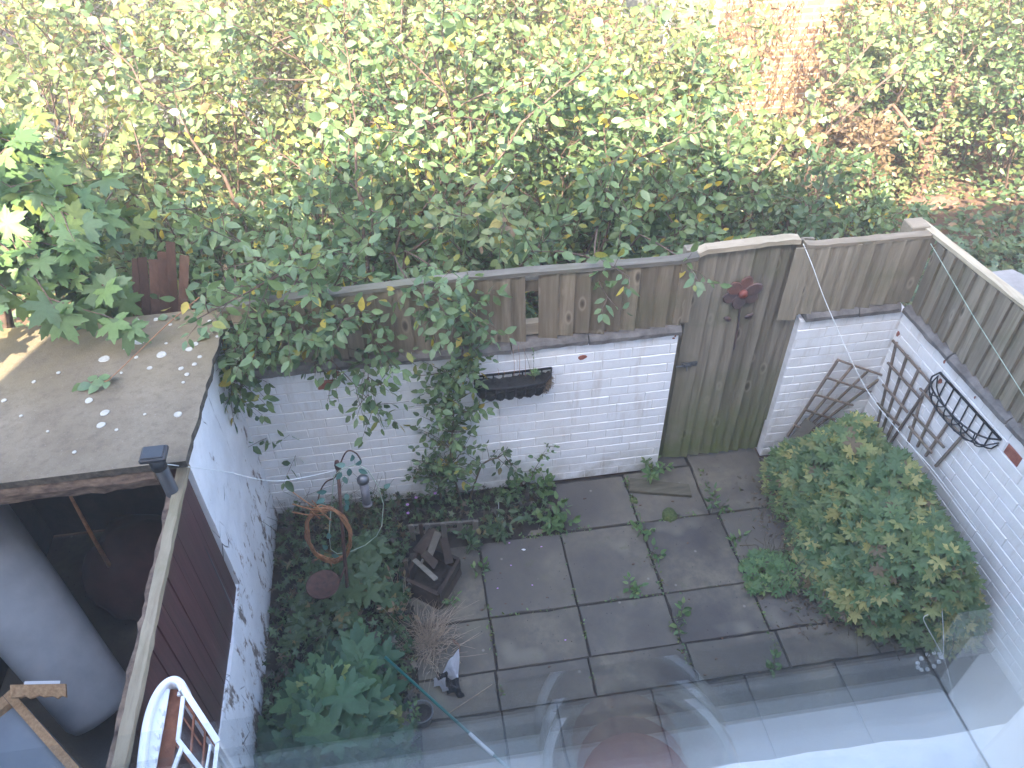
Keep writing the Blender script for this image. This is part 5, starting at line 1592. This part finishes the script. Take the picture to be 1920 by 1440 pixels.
root = thing('dead_stalks', 'thin dead reddish stalks sticking up from the planter basket', 'plant', atY(955, 700, 3.3))
for q in ((962, 655), (972, 648), (983, 652), (933, 690), (944, 695)):
    p = atY(*q, 3.31); g = atY(q[0]+2, 705, 3.29); tube(bm, [g, g.lerp(p, .5)+Vector((.004, 0, 0)), p], [.0014, .0012, .0008], 4)
finish('stalk', bm, M['wicker'], root)

# bird feeding pole with crooks and dish
pb, ptp = atZ(655, 1165, 0), atY(633, 872, 2.86)
pole = thing('feeder_pole', 'leaning rusty bird feeding pole with two crook hooks and a dish', 'pole', pb)
bm = bmesh.new(); tube(bm, [pb-Vector((0, 0, .05)), pb.lerp(ptp, .5), ptp], [.0105, .010, .009], 8); finish('pole_tube', bm, M['rustpole'], pole, smooth=True)
def crook(pxs, y0, y1):
    bm = bmesh.new(); n = len(pxs); tube(bm, spl([ptp-Vector((0, 0, .02))]+[atY(px, py, y0+(y1-y0)*i/(n-1)) for i, (px, py) in enumerate(pxs)], 5), .0042, 6)
    return finish('crook', bm, M['rustpole'], pole, smooth=True)
yp = ptp.y
crook([(634, 880), (646, 852), (655, 845), (668, 850), (676, 862), (677, 868)], yp, yp)
crook([(628, 895), (612, 903), (601, 920), (596, 940), (592, 962), (586, 972)], yp, yp-.02)
bm = bmesh.new(); lathe(bm, [(0, -.03), (.016, -.03), (.018, 0), (.011, .03), (0, .035)], ptp, 10); finish('pole_cap', bm, M['rustpole'], pole)
dc = atZ(606, 1098, .33); at = pb.lerp(ptp, .37)
bm = bmesh.new(); lathe(bm, [(0, -.016), (.065, -.016), (.088, .004), (.092, .014), (.086, .014), (.064, -.006), (0, -.007)], dc, 26); finish('dish', bm, M['rustpole'], pole, smooth=True)
bm = bmesh.new(); tube(bm, [dc+Vector((.085, 0, .004)), at], .005, 6); finish('dish_arm', bm, M['rustpole'], pole)
# hanging feeder
ft = atY(677, 880, yp); fb_ = atY(689, 946, yp-.02); ax = (fb_-ft)
fd = thing('bird_feeder', 'clouded tube bird feeder with a dark domed cap hanging from the right hook', 'bird feeder', ft)
bm = bmesh.new(); tube(bm, [ft+ax*.30, ft+ax*.95], .024, 14); finish('seed_tube', bm, M['seedtube'], fd, smooth=True)
bm = bmesh.new(); tube(bm, [ft+ax*.17, ft+ax*.20, ft+ax*.25, ft+ax*.33], [.008, .022, .032, .033], 14); finish('cap', bm, M['gunmetal'], fd, smooth=True)
bm = bmesh.new(); tube(bm, [ft+ax*.95, ft+ax*1.0], [.027, .027], 14); finish('base', bm, M['seedtube'], fd, smooth=True)
bm = bmesh.new(); tube(bm, [atY(677, 867, yp), ft+ax*.12], .0015, 4); finish('hanger', bm, M['wire'], fd)
# rings: wicker wreath and vine hoop, hung in upright planes facing the house
def ringpts(cx, cy, rx, ry, y, n, rot=0, wob=0, ph=0, m=0):
    out = []
    for k in range(n+1):
        a = 2*PI*k/n+ph; w_ = 1+wob*math.sin(m*a+ph*3)
        out.append((cx+rx*w_*math.cos(a)*math.cos(rot)-ry*w_*math.sin(a)*math.sin(rot), cy+ry*w_*math.sin(a)*math.cos(rot)+rx*w_*math.cos(a)*math.sin(rot)))
    return [atY(px, py, y+.010*math.sin(m*(2*PI*k/n)+ph)) for k, (px, py) in enumerate(out)]
yw = 2.70
wr = thing('willow_wreath', 'orange brown woven willow wreath with loose twig ends hanging on the left hook', 'wreath', atY(615, 950, yw))
for k in range(7):
    bm = bmesh.new(); pts = ringpts(616, 1002, 40+rg.uniform(-3, 3), 52+rg.uniform(-4, 3), yw, 30, -.35, .055, k*.9, 5)
    tube(bm, pts, .0042, 5); finish('willow_rod', bm, M['wicker'], wr, smooth=True)
for a, b in (((612, 962), (549, 923)), ((615, 958), (548, 945)), ((608, 965), (547, 960)), ((620, 975), (585, 938)), ((600, 972), (575, 948)), ((618, 1045), (622, 1062)), ((600, 1042), (590, 1050))):
    bm = bmesh.new(); tube(bm, [atY(*a, yw-.012), atY((a[0]+b[0])/2, (a[1]+b[1])/2+3, yw-.02), atY(*b, yw-.01)], [.004, .0036, .003], 5); finish('twig_end', bm, M['wicker'], wr)
yv = 2.74
vh = thing('vine_hoop', 'thin pale artificial vine hoop with blue green leaves on the feeder pole', 'garland', atY(660, 890, yv))
bm = bmesh.new(); pts = [atY(px, py, yv) for px, py in ((652, 876), (668, 870), (690, 882), (708, 910), (719, 945), (716, 985), (706, 1005), (685, 1022), (655, 1035), (632, 1038), (620, 1030), (617, 1000), (620, 960), (624, 920), (626, 892), (640, 880), (652, 876))]
tube(bm, pts, .0026, 5); finish('vine', bm, M['vine'], vh, smooth=True)
def tint_leaf_mat(): return M['leaf']
vt = [(.07, .17, .15), (.10, .22, .20), (.16, .28, .24)]
for k, (px, py, dx, dy) in enumerate(((613, 922, -1, .1), (610, 935, -1, .5), (612, 945, -1, .6), (650, 935, .2, 1), (652, 945, -.3, 1), (648, 925, .3, 1), (655, 878, 0, 1), (668, 873, .5, -.5), (648, 872, -.7, 0), (672, 880, 1, .5), (640, 885, -.4, .7), (645, 893, .3, .9), (614, 1030, -.6, -.5), (622, 1040, .8, .3), (720, 915, .6, -.4), (660, 865, .1, -1), (618, 1010, -.3, -1))):
    p = np.array(atY(px, py, yv-.008)); q = np.array(atY(px+dx*18, py+dy*18, yv-.02))
    me = leaf_mesh(T_OV, 'ov', 900+k % 3, vt[k % 3], M['leaf'])
    o = bpy.data.objects.new('leaf', me); COL.objects.link(o); o.parent = vh
    D_ = unit(q-p); N_ = unit(np.array([0, -.8, .5])+rg.normal(size=3)*.3); X_ = unit(np.cross(D_, N_)); N_ = np.cross(X_, D_); S_ = .055
    mm = Matrix.Identity(4)
    for r in range(3): mm[r][0] = X_[r]*S_; mm[r][1] = D_[r]*S_; mm[r][2] = N_[r]*S_; mm[r][3] = p[r]-vh.location[r]
    o.matrix_basis = mm

# broken wooden planter
TZ = .15
tFL, tFR, tBR, tBL = atZ(762, 1085, TZ), atZ(822, 1114, TZ), atZ(860, 1048, TZ), atZ(790, 1015, TZ)
cr = thing('wooden_planter', 'broken dark wooden planter with loose rotten boards on top, at the bed edge', 'planter', ((tFL+tBR)/2).to_tuple()[:2]+(0,))
def side(a, b, nm='side_board'):
    for z0, z1 in ((.0, .073), (.077, TZ)):
        bm = bmesh.new(); A = Vector((a.x, a.y, (z0+z1)/2)); B = Vector((b.x, b.y, (z0+z1)/2)); bar(bm, A, B, .018, z1-z0, up=(0, 0, 1), jit=.003); finish(nm, bm, M['dark_wood'], cr)
side(tFL, tFR); side(tFR, tBR); side(tBR, tBL); side(tBL, tFL)
for p in (tFL, tBL):
    bm = bmesh.new(); bar(bm, Vector((p.x+.01, p.y, 0)), Vector((p.x+.01, p.y+.02, .30)), .022, .022, up=(0, 1, 0), jit=.002); finish('post', bm, M['dark_wood'], cr)
def z7(x, y): return (480+x*.2708, 820+y*.2708)
for A_, B2, wd, m_ in (((1245, 640), (1130, 800), .050, 'dark_wood'), ((1262, 660), (1200, 815), .040, 'grey_plank'), ((1300, 700), (1340, 870), .045, 'dark_wood'), ((1095, 850), (1245, 985), .026, 'grey_plank'), ((1160, 800), (1245, 885), .05, 'dark_wood'), ((1215, 640), (1105, 790), .03, 'dark_wood'), ((1150, 605), (1120, 650), .025, 'grey_plank'), ((1160, 840), (1130, 900), .012, 'grey_plank')):
    bm = bmesh.new(); a = atZ(*z7(*A_), .25 if B2[1] < 900 else .17); b = atZ(*z7(*B2), .17 if B2[1] < 880 else .165)
    bar(bm, a, b, wd, .011, up=(.2, -.3, 1), jit=.004); finish('broken_board', bm, M[m_], cr)
bm = bmesh.new(); hexa(bm, [Vector((p.x, p.y, .002)) for p in (tFL, tFR, tBR, tBL)], [Vector((p.x, p.y, .06)) for p in (tFL, tFR, tBR, tBL)])
bmesh.ops.scale(bm, vec=(.9, .9, 1), verts=bm.verts[:], space=Matrix.Translation(-Vector(((tFL.x+tBR.x)/2, (tFL.y+tBR.y)/2, 0)))); finish('soil_fill', bm, M['soil'], cr)
# picket edging
pk0, pk1 = atZ(775, 1012, 0), atZ(893, 1004, 0)
pe = thing('picket_edging', 'short weathered picket edging with rounded tops beside the broken planter', 'edging', pk0.lerp(pk1, .5))
dirp = (pk1-pk0).normalized()
for k in range(5):
    p = pk0.lerp(pk1, k/4); bm = bmesh.new()
    prof = [(-.017, 0), (.017, 0), (.017, .135), (.010, .148), (-.010, .148), (-.017, .135)]
    A_ = [bm.verts.new(p+dirp*u+Vector((0, -.008, v))) for u, v in prof]; B2 = [bm.verts.new(p+dirp*u+Vector((0, .010, v))) for u, v in prof]
    bm.faces.new(A_); bm.faces.new(B2[::-1])
    for i in range(6): j = (i+1) % 6; bm.faces.new((A_[i], B2[i], B2[j], A_[j]))
    finish('picket', bm, M['picket'], pe, bevel=.002)
for z in (.05, .115):
    bm = bmesh.new(); bar(bm, pk0+Vector((-.03, .018, z)), pk1+Vector((.02, .018, z)), .012, .022, up=(0, 0, 1), jit=.001); finish('edging_rail', bm, M['picket'], pe)

# loose planks
A_, B2, C2, D2 = atZ(1181, 896, .024), atZ(1292, 908, .024), atZ(1297, 929, .024), atZ(1180, 920, .024)
pk = thing('plank', 'short mossy grey plank lying on the paving before the gate', 'plank', (A_+C2)/2)
bm = bmesh.new(); dn = Vector((0, 0, -.022)); hexa(bm, [D2+dn, C2+dn, B2+dn, A_+dn], [D2, C2, B2, A_]); finish('plank_body', bm, M['mossy_plank'], pk)
pk = thing('plank', 'grey plank leaning on the short wall beside the big geranium bush', 'plank', atZ(1455, 868, 0))
bm = bmesh.new(); bar(bm, atZ(1455, 872, .012), atY(1520, 790, 3.31), .075, .016, up=(-.4, -1, .6)); finish('plank_body', bm, M['grey_plank'], pk)

# foil bag, terracotta shard, pot
def z8(x, y): return (480+x*.2708, 1110+y*.2708)
fo = thing('foil_bag', 'crumpled silver and black plastic compost bag beside the dry grass tussock', 'bag', atZ(845, 1275, 0))
def crumple(polys, mat, nm):
    bm = bmesh.new()
    for quad in polys:
        P4 = [Vector(atZ(*z8(x, y), z)) for x, y, z in quad]; n = 6; V = []
        for i in range(n+1):
            for j in range(n+1):
                u, v = i/n, j/n
                p = P4[0]*(1-u)*(1-v)+P4[1]*u*(1-v)+P4[2]*u*v+P4[3]*(1-u)*v
                k = .008*math.sin(u*9+v*5)+random.uniform(-.004, .004)
                V.append(bm.verts.new(p+Vector((k*.5, k*.4, k))))
        for i in range(n):
            for j in range(n):
                a = i*(n+1)+j; bm.faces.new((V[a], V[a+n+1], V[a+n+2], V[a+1]))
    r = bmesh.ops.solidify(bm, geom=bm.faces[:], thickness=.003)
    finish(nm, bm, mat, fo)
crumple([[(1405, 395, .16), (1330, 480, .12), (1290, 570, .06), (1405, 590, .05)], [(1330, 520, .10), (1300, 560, .03), (1385, 660, .02), (1400, 580, .06)], [(1225, 600, .06), (1310, 600, .09), (1330, 690, .03), (1235, 650, .02)]], M['foil'], 'silver_film')
crumple([[(1310, 600, .085), (1400, 600, .06), (1440, 735, .01), (1330, 700, .02)], [(1240, 560, .05), (1330, 560, .08), (1340, 620, .08), (1250, 605, .06)]], M['foil_black'], 'black_film')
ts = thing('terracotta_shard', 'small terracotta pot shard beside the silver foil bag', 'shard', atZ(847, 1216, 0))
bm = bmesh.new(); c = atZ(847, 1217, .02)
for k in range(5):
    a = k*.45-.9; a2 = a+.45
    q = [c+Vector((math.cos(t)*.045, math.sin(t)*.045, z)) for t, z in ((a, -.02), (a2, -.02), (a2, .02+.01*math.sin(k*2)), (a, .02+.01*math.sin(k*2-2)))]
    bm.faces.new([bm.verts.new(p) for p in q])
bmesh.ops.solidify(bm, geom=bm.faces[:], thickness=.008); finish('shard_body', bm, M['terracotta'], ts)
pc = atZ(793, 1350, .0)
po = thing('plant_pot', 'grey plastic plant pot with dark soil by the green pole', 'pot', pc)
bm = bmesh.new(); lathe(bm, [(.045, 0), (.058, .085), (.062, .085), (.062, .098), (.055, .098), (.052, .07), (0, .07)], pc, 22); finish('pot_body', bm, M['gunmetal'], po, smooth=True)
bm = bmesh.new(); lathe(bm, [(.051, .071), (.03, .078), (0, .076)], pc, 14); finish('soil', bm, M['soil'], po)
pl = Plant('weed', 'small green weed growing in the grey plastic pot', 'weed', pc+Vector((0, 0, .08)), T_OV, 'ov', 'leaf', G_WEED, 'stem', None, 520, 30)
for k in range(5): grow(pl, np.array(pc)+np.array([-.02+rg.normal()*.012, rg.normal()*.012, .075]), (rg.normal()*.6-.2, rg.normal()*.6, 1), .07, .0016, 0, dict(lsz=.028, ls=.02, seg=.03))
pl.build()
# green pole with white sleeve
gA, gB, gC, gD = atZ(762, 1268, .22), atZ(876, 1380, .13), atZ(922, 1420, .10), atZ(985, 1470, .06)
gp = thing('line_prop', 'thin green pole with a white sleeve leaning over the near edge of the bed', 'pole', gA)
d = (gD-gA).normalized(); gA2 = gA-d*.15
L = (gC-gA).length
bm = bmesh.new(); tube(bm, [gA2, gA2+d*(L+.9)], .0075, 10); finish('pole_tube', bm, M['plasticgreen'], gp, smooth=True)
s0, s1 = (gB-gA2).dot(d), (gC-gA2).dot(d)
bm = bmesh.new(); tube(bm, [gA2+d*s0, gA2+d*s1], .0098, 10); finish('white_sleeve', bm, M['whitepaint'], gp, smooth=True)
st = thing('straw', 'single pale straw stalk lying on the paving by the green pole', 'straw', atZ(890, 1310, 0))
bm = bmesh.new(); tube(bm, [atZ(842, 1337, .006), atZ(880, 1312, .012), atZ(923, 1283, .006)], .0022, 5); finish('stalk', bm, M['straw'], st)
hk = thing('wire_hook', 'thin white wire hook stuck in the soil strip by the picket edging', 'hook', atZ(938, 978, 0))
bm = bmesh.new(); tube(bm, [atZ(935, 935, .05), atZ(935, 972, .01), atZ(942, 980, .004), atZ(944, 972, .004), atZ(936, 972, .006)], .002, 5); finish('wire', bm, M['wire'], hk)
cc = thing('white_shard', 'small white shard lying on the slab in front of the grey-green weed', 'shard', atZ(981, 1030, 0))
bm = bmesh.new(); disc_blob(bm, atZ(982, 1031, .001), .012, .006, 7, .4, .5); finish('shard_body', bm, M['whitepaint'], cc)
# loose litter on the paving
bm = bmesh.new()
for k in range(46):
    p = Vector((rg.uniform(.0, 2.3), rg.uniform(1.7, 3.2), .005)); disc_blob(bm, p, rg.uniform(.004, .010), .003, 6, .4, .6)
tag(finish('leaf_litter', bm, M['earth']), kind='stuff')
bm = bmesh.new()
for q in ((958, 1060), (933, 1103), (998, 1097), (955, 1018), (1015, 1025), (1060, 1200)):
    disc_blob(bm, atZ(*q, .004), .006, .002, 6, .3, .7)
tag(finish('fallen_petals', bm, M['pink']), kind='stuff')

# string of white beads, pale wires
bd = thing('bead_ring', 'small ring of shiny white beads on the ground at the near right corner', 'beads', atZ(1742, 1240, 0))
for k in range(11):
    a = 2*PI*k/11; c = atZ(1742+20*math.cos(a)*(1.1), 1240+14*math.sin(a)-8*math.cos(a), .016)
    bm = bmesh.new(); lathe(bm, [(0, -.012), (.008, -.009), (.012, 0), (.008, .009), (0, .012)], c, 10); finish('bead', bm, M['whitepaint'], bd, smooth=True)
def line(name, label, cat, pts, r, m):
    bm = bmesh.new(); tube(bm, pts, r, 5); o = finish(name, bm, m, smooth=True); tag(o, label, cat); return o
line('washing_line', 'slack pale cord running from the gate post down across the big bush', 'cord', spl([atY(1506, 457, 3.37), atY(1524, 500, 3.30), atY(1552, 575, 3.22), atY(1620, 722, 2.98), atY(1690, 815, 2.70), atY(1760, 895, 2.40), atY(1890, 1075, 2.02), atY(1905, 1100, 1.98)]), .0023, M['cord'])
l0 = atY(1745, 457, 3.29); l1 = atY(1920, 742, 2.25)
line('washing_line', 'straight taut pale green cord from the corner post towards the house', 'cord', [l0, l0+(l1-l0)*.5+Vector((0, 0, -.01)), l1, l0+(l1-l0)*1.75], .0021, M['vine'])
line('wire', 'thin pale wire from the shed pipe across the white wall to the feeder pole', 'wire', spl([atY(300, 869, 2.26), atY(420, 884, 2.5), atY(520, 902, 2.7), ptp+Vector((-.02, -.01, -.03))]), .0021, M['cord'])
line('wire', 'looping thin pale wire hanging down over the near edge of the big bush', 'wire', spl([atZ(1740, 1152, .35), atZ(1732, 1162, .33), atZ(1752, 1200, .28), atZ(1770, 1235, .25), atZ(1784, 1290, .2), atZ(1790, 1340, .18)]), .002, M['wire'])
line('wire', 'straight thin pale wire crossing the near right end of the big bush', 'wire', spl([atZ(1766, 1140, .34), atZ(1769, 1190, .3), atZ(1768, 1237, .25)]), .002, M['wire'])

# twig with a few leaves that rests on the shed roof
pl = Plant('twig', 'thin red twig with a few glossy leaves at its tip resting on the shed roof', 'twig', on_roof(220, 723), T_OVB, 'ovb', 'leaf_gloss', G_SHRUB, 'wicker', None, 530, 60)
cp_ = [np.array(on_roof(px, py))+np.array([0, 0, .012+.02*k]) for k, (px, py) in enumerate(((165, 722), (200, 725), (218, 722), (270, 680), (330, 630), (385, 590)))]
pts = [np.array(v) for v in spl(cp_, 5)]
pl.tube(pts, list(np.linspace(.0016, .003, len(pts))), 5)
for k in range(0, 9):
    dv = -(pts[k+1]-pts[k]); put_leaf(pl, pts[k], dv, unit(np.cross(dv, (0, 0, 1)))*(1 if k % 2 else -1), .075, dict(fwd=.5, ldroop=.0, nup=1.0, nrand=.3))
for px, py in ((320, 598), (330, 605), (310, 590), (345, 603)):
    p = np.array(on_roof(px, py))+np.array([0, 0, .02]); put_leaf(pl, p, rg.normal(size=3)*np.array([1, 1, .1]), rg.normal(size=3)*np.array([1, 1, .1]), .07, dict())
pl.build()

# ------------------------------------------------------------------ things around the shed doorway
# arched white frame lying on its legs, with a rusty inside and a wire grille
ZA = 1.50
def A(px, py, dz=0.0): return atZ(px, py, ZA+dz)
af = thing('arched_frame', 'white painted arched frame with a rusty inside and a wire grille, before the maroon screen', 'frame', A(330, 1380))
rimc = spl([A(*q) for q in ((262, 1475), (264, 1440), (268, 1400), (276, 1350), (289, 1310), (306, 1284), (324, 1274), (338, 1281), (344, 1294))], 6)
bm = bmesh.new(); rows = []
for i, q in enumerate(rimc):
    t = (rimc[min(i+1, len(rimc)-1)]-rimc[max(i-1, 0)]).normalized(); s = Vector((t.y, -t.x, 0)).normalized()
    if s.dot(A(330, 1400)-q) < 0: s = -s
    rows.append([bm.verts.new(q+s*u+Vector((0, 0, v))) for u, v in ((-.013, -.055), (-.013, .0), (-.008, .006), (.000, .004), (.003, .009), (.011, .008), (.014, .002), (.014, -.055))])
for i in range(len(rows)-1):
    for k in range(8):
        k2 = (k+1) % 8; bm.faces.new((rows[i][k], rows[i+1][k], rows[i+1][k2], rows[i][k2]))
bm.faces.new(rows[0]); bm.faces.new(rows[-1][::-1]); finish('arch_rim', bm, M['whitepaint'], af)
def plate(pxs, dz, m, nm, th=.006):
    bm = bmesh.new(); T_ = [A(px, py, dz) for px, py in pxs]; n = len(T_)
    t_ = [bm.verts.new(q) for q in T_]; u_ = [bm.verts.new(q-Vector((0, 0, th))) for q in T_]
    bm.faces.new(t_); bm.faces.new(u_[::-1])
    for i in range(n): j = (i+1) % n; bm.faces.new((t_[i], u_[i], u_[j], t_[j]))
    return finish(nm, bm, m, af)
plate([(318, 1292), (312, 1330), (303, 1380), (292, 1440), (286, 1475), (262, 1475), (268, 1400), (278, 1350), (291, 1312), (305, 1290)], -.012, M['whitepaint'], 'carved_panel')
plate([(319, 1292), (341, 1293), (336, 1340), (330, 1395), (322, 1440), (317, 1475), (288, 1475), (294, 1440), (304, 1380), (313, 1330)], -.030, M['rust'], 'rusty_plate')
for k, (px, py) in enumerate(((300, 1330), (296, 1352), (291, 1374), (288, 1396), (284, 1418))):
    bm = bmesh.new(); q = A(px, py, -.010); q2 = A(px+6, py+12, -.006); tube(bm, [q, q.lerp(q2, .5)+Vector((.006, 0, .005)), q2], [.003, .005, .003], 6); finish('scroll', bm, M['whitepaint'], af, smooth=True)
for p0_, p1_, w_, m_, dz in (((343, 1290), (409, 1392), .019, 'whitepaint', .0), ((340, 1306), (404, 1398), .009, 'rust', -.014), ((344, 1306), (334, 1388), .012, 'whitepaint', -.002), ((334, 1388), (384, 1452), .014, 'whitepaint', .0),
                             ((331, 1396), (376, 1455), .008, 'rust', -.012), ((364, 1340), (358, 1414), .006, 'rust', -.006), ((385, 1372), (379, 1450), .006, 'rust', -.006), ((344, 1346), (378, 1398), .005, 'rust', -.012), ((408, 1394), (401, 1460), .012, 'whitepaint', -.004), ((395, 1396), (386, 1450), .006, 'whitepaint', -.004), ((341, 1402), (322, 1452), .012, 'whitepaint', .004)):
    bm = bmesh.new(); bar(bm, A(*p0_, dz), A(*p1_, dz), w_, .010, up=(0, 0, 1), jit=.0006); finish('grille_bar', bm, M[m_], af)
for q in ((407, 1392), (336, 1300), (300, 1470)):
    bm = bmesh.new(); t = A(*q, -.02); bar(bm, t, Vector((t.x, t.y, .0)), .013, .013, up=(0, 1, 0)); finish('leg', bm, M['whitepaint'], af)

# grey foam roll leaning in the passage
rA, rB = atZ(195, 1335, .14), atZ(-75, 985, 1.02)
ro = thing('foam_roll', 'long thick pale grey foam roll leaning in the passage outside the dark doorway', 'foam roll', Vector((rA.x, rA.y, 0)))
bm = bmesh.new(); d = (rB-rA).normalized(); sv = d.cross(Vector((0, 0, 1))).normalized(); uv = sv.cross(d); n = 22; rings = []
for t, r in ((-.02, .0), (-.018, .05), (-.012, .11), (.0, .145), (.04, .165), (.3, .175), (.6, .19), (1.0, .20)):
    rings.append([bm.verts.new(rA+(rB-rA)*t+(sv*1.05*math.cos(2*PI*k/n)+uv*.9*math.sin(2*PI*k/n))*max(r, .001)*(1+.03*math.sin(3*2*PI*k/n))) for k in range(n)])
for i in range(len(rings)-1):
    for k in range(n): bm.faces.new((rings[i][k], rings[i][(k+1) % n], rings[i+1][(k+1) % n], rings[i+1][k]))
bm.faces.new(rings[-1]); finish('roll_body', bm, M['greyfoam'], ro, smooth=True)
# old cabinet with torn chipboard edges
cz = .62
a0, a1, a2 = atZ(26, 1300, cz), atZ(150, 1440, cz), atZ(-70, 1330, cz)
cab = thing('cabinet', 'blue grey laminate cabinet with torn orange chipboard edges at the bottom left', 'cabinet', Vector((a0.x, a0.y, 0)))
fx = (a1-a0); fx.z = 0; fx.normalize(); fs = Vector((-fx.y, fx.x, 0)); fs = fs if fs.x < 0 else -fs
c0 = Vector((a0.x, a0.y, 0))
bm = bmesh.new(); q = [c0, c0+fx*.7, c0+fx*.7+fs*.45, c0+fs*.45]; hexa(bm, q, [p+Vector((0, 0, cz-.03)) for p in q]); finish('cabinet_body', bm, M['laminate'], cab, bevel=.004)
bm = bmesh.new(); q = [c0-fx*.02, c0+fx*.7, c0+fx*.7+fs*.035, c0+fs*.035-fx*.02]; hexa(bm, [p+Vector((0, 0, cz-.029)) for p in q], [p+Vector((0, 0, cz+.012+random.uniform(-.006, .006))) for p in q]); finish('torn_edge', bm, M['chipboard'], cab)
bm = bmesh.new(); q = [c0+fs*.037-fx*.02, c0+fs*.037+fx*.035, c0+fs*.45+fx*.035, c0+fs*.45-fx*.02]; hexa(bm, [p+Vector((0, 0, cz-.029)) for p in q], [p+Vector((0, 0, cz+.010)) for p in q]); finish('torn_edge', bm, M['chipboard'], cab)
sA, sB = atZ(18, 1290, .78), atZ(122, 1288, .70)
spn = thing('chipboard_strip', 'torn strip of white faced chipboard sticking out over the grey foam roll', 'board', sA)
bm = bmesh.new(); n = 12; V = []
for i in range(n+1):
    p = sA.lerp(sB, i/n); dw = random.uniform(-.006, .006)*(1 if i > 2 else 0)
    V.append([bm.verts.new(p+Vector((0, .012, .006))), bm.verts.new(p+Vector((.0, -.028+dw, -.03+dw))), bm.verts.new(p+Vector((0, -.026+dw, -.044+dw))), bm.verts.new(p+Vector((0, .016, -.008)))])
for i in range(n):
    for k in range(4): k2 = (k+1) % 4; bm.faces.new((V[i][k], V[i+1][k], V[i+1][k2], V[i][k2]))
bm.faces.new(V[0]); bm.faces.new(V[-1][::-1]); finish('board_core', bm, M['chipboard'], spn)
bm = bmesh.new(); bar(bm, sA.lerp(sB, .25)+Vector((0, .018, .008)), sA.lerp(sB, .9)+Vector((0, .018, .008)), .014, .003); finish('white_face', bm, M['upvc'], spn)
# inside the shed
sk = thing('sack', 'maroon cloth sack lying in the dark of the shed', 'sack', (-1.75, 2.9, 0))
bm = bmesh.new(); bmesh.ops.create_icosphere(bm, subdivisions=3, radius=.28)
for v in bm.verts:
    q = v.co*6; v.co *= 1+.22*mnoise.noise(q)+.12*mnoise.noise(q*2.3); v.co.z = max(v.co.z*1.25, -.24)
bmesh.ops.translate(bm, verts=bm.verts[:], vec=(-1.72, 2.86, .26)); finish('sack_body', bm, M['maroon_cloth'], sk, smooth=True)
sp_ = thing('wooden_stick', 'thin pale stick leaning inside the dark shed doorway', 'stick', atY(206, 1062, 2.75))
bm = bmesh.new(); tube(bm, [atY(132, 930, 2.62), atY(170, 1000, 2.66), atY(206, 1062, 2.70)], [.007, .010, .012], 7); finish('stick_body', bm, M['wicker'], sp_, smooth=True)
hs = thing('cable', 'old brown cable looped under the front beam of the shed', 'cable', atY(120, 915, 2.42))
bm = bmesh.new(); tube(bm, spl([atY(40, 930, 2.44), atY(110, 920, 2.44), atY(155, 914, 2.44), atY(172, 905, 2.44), atY(176, 896, 2.44)]), .005, 6); finish('cable_body', bm, M['wicker'], hs, smooth=True)
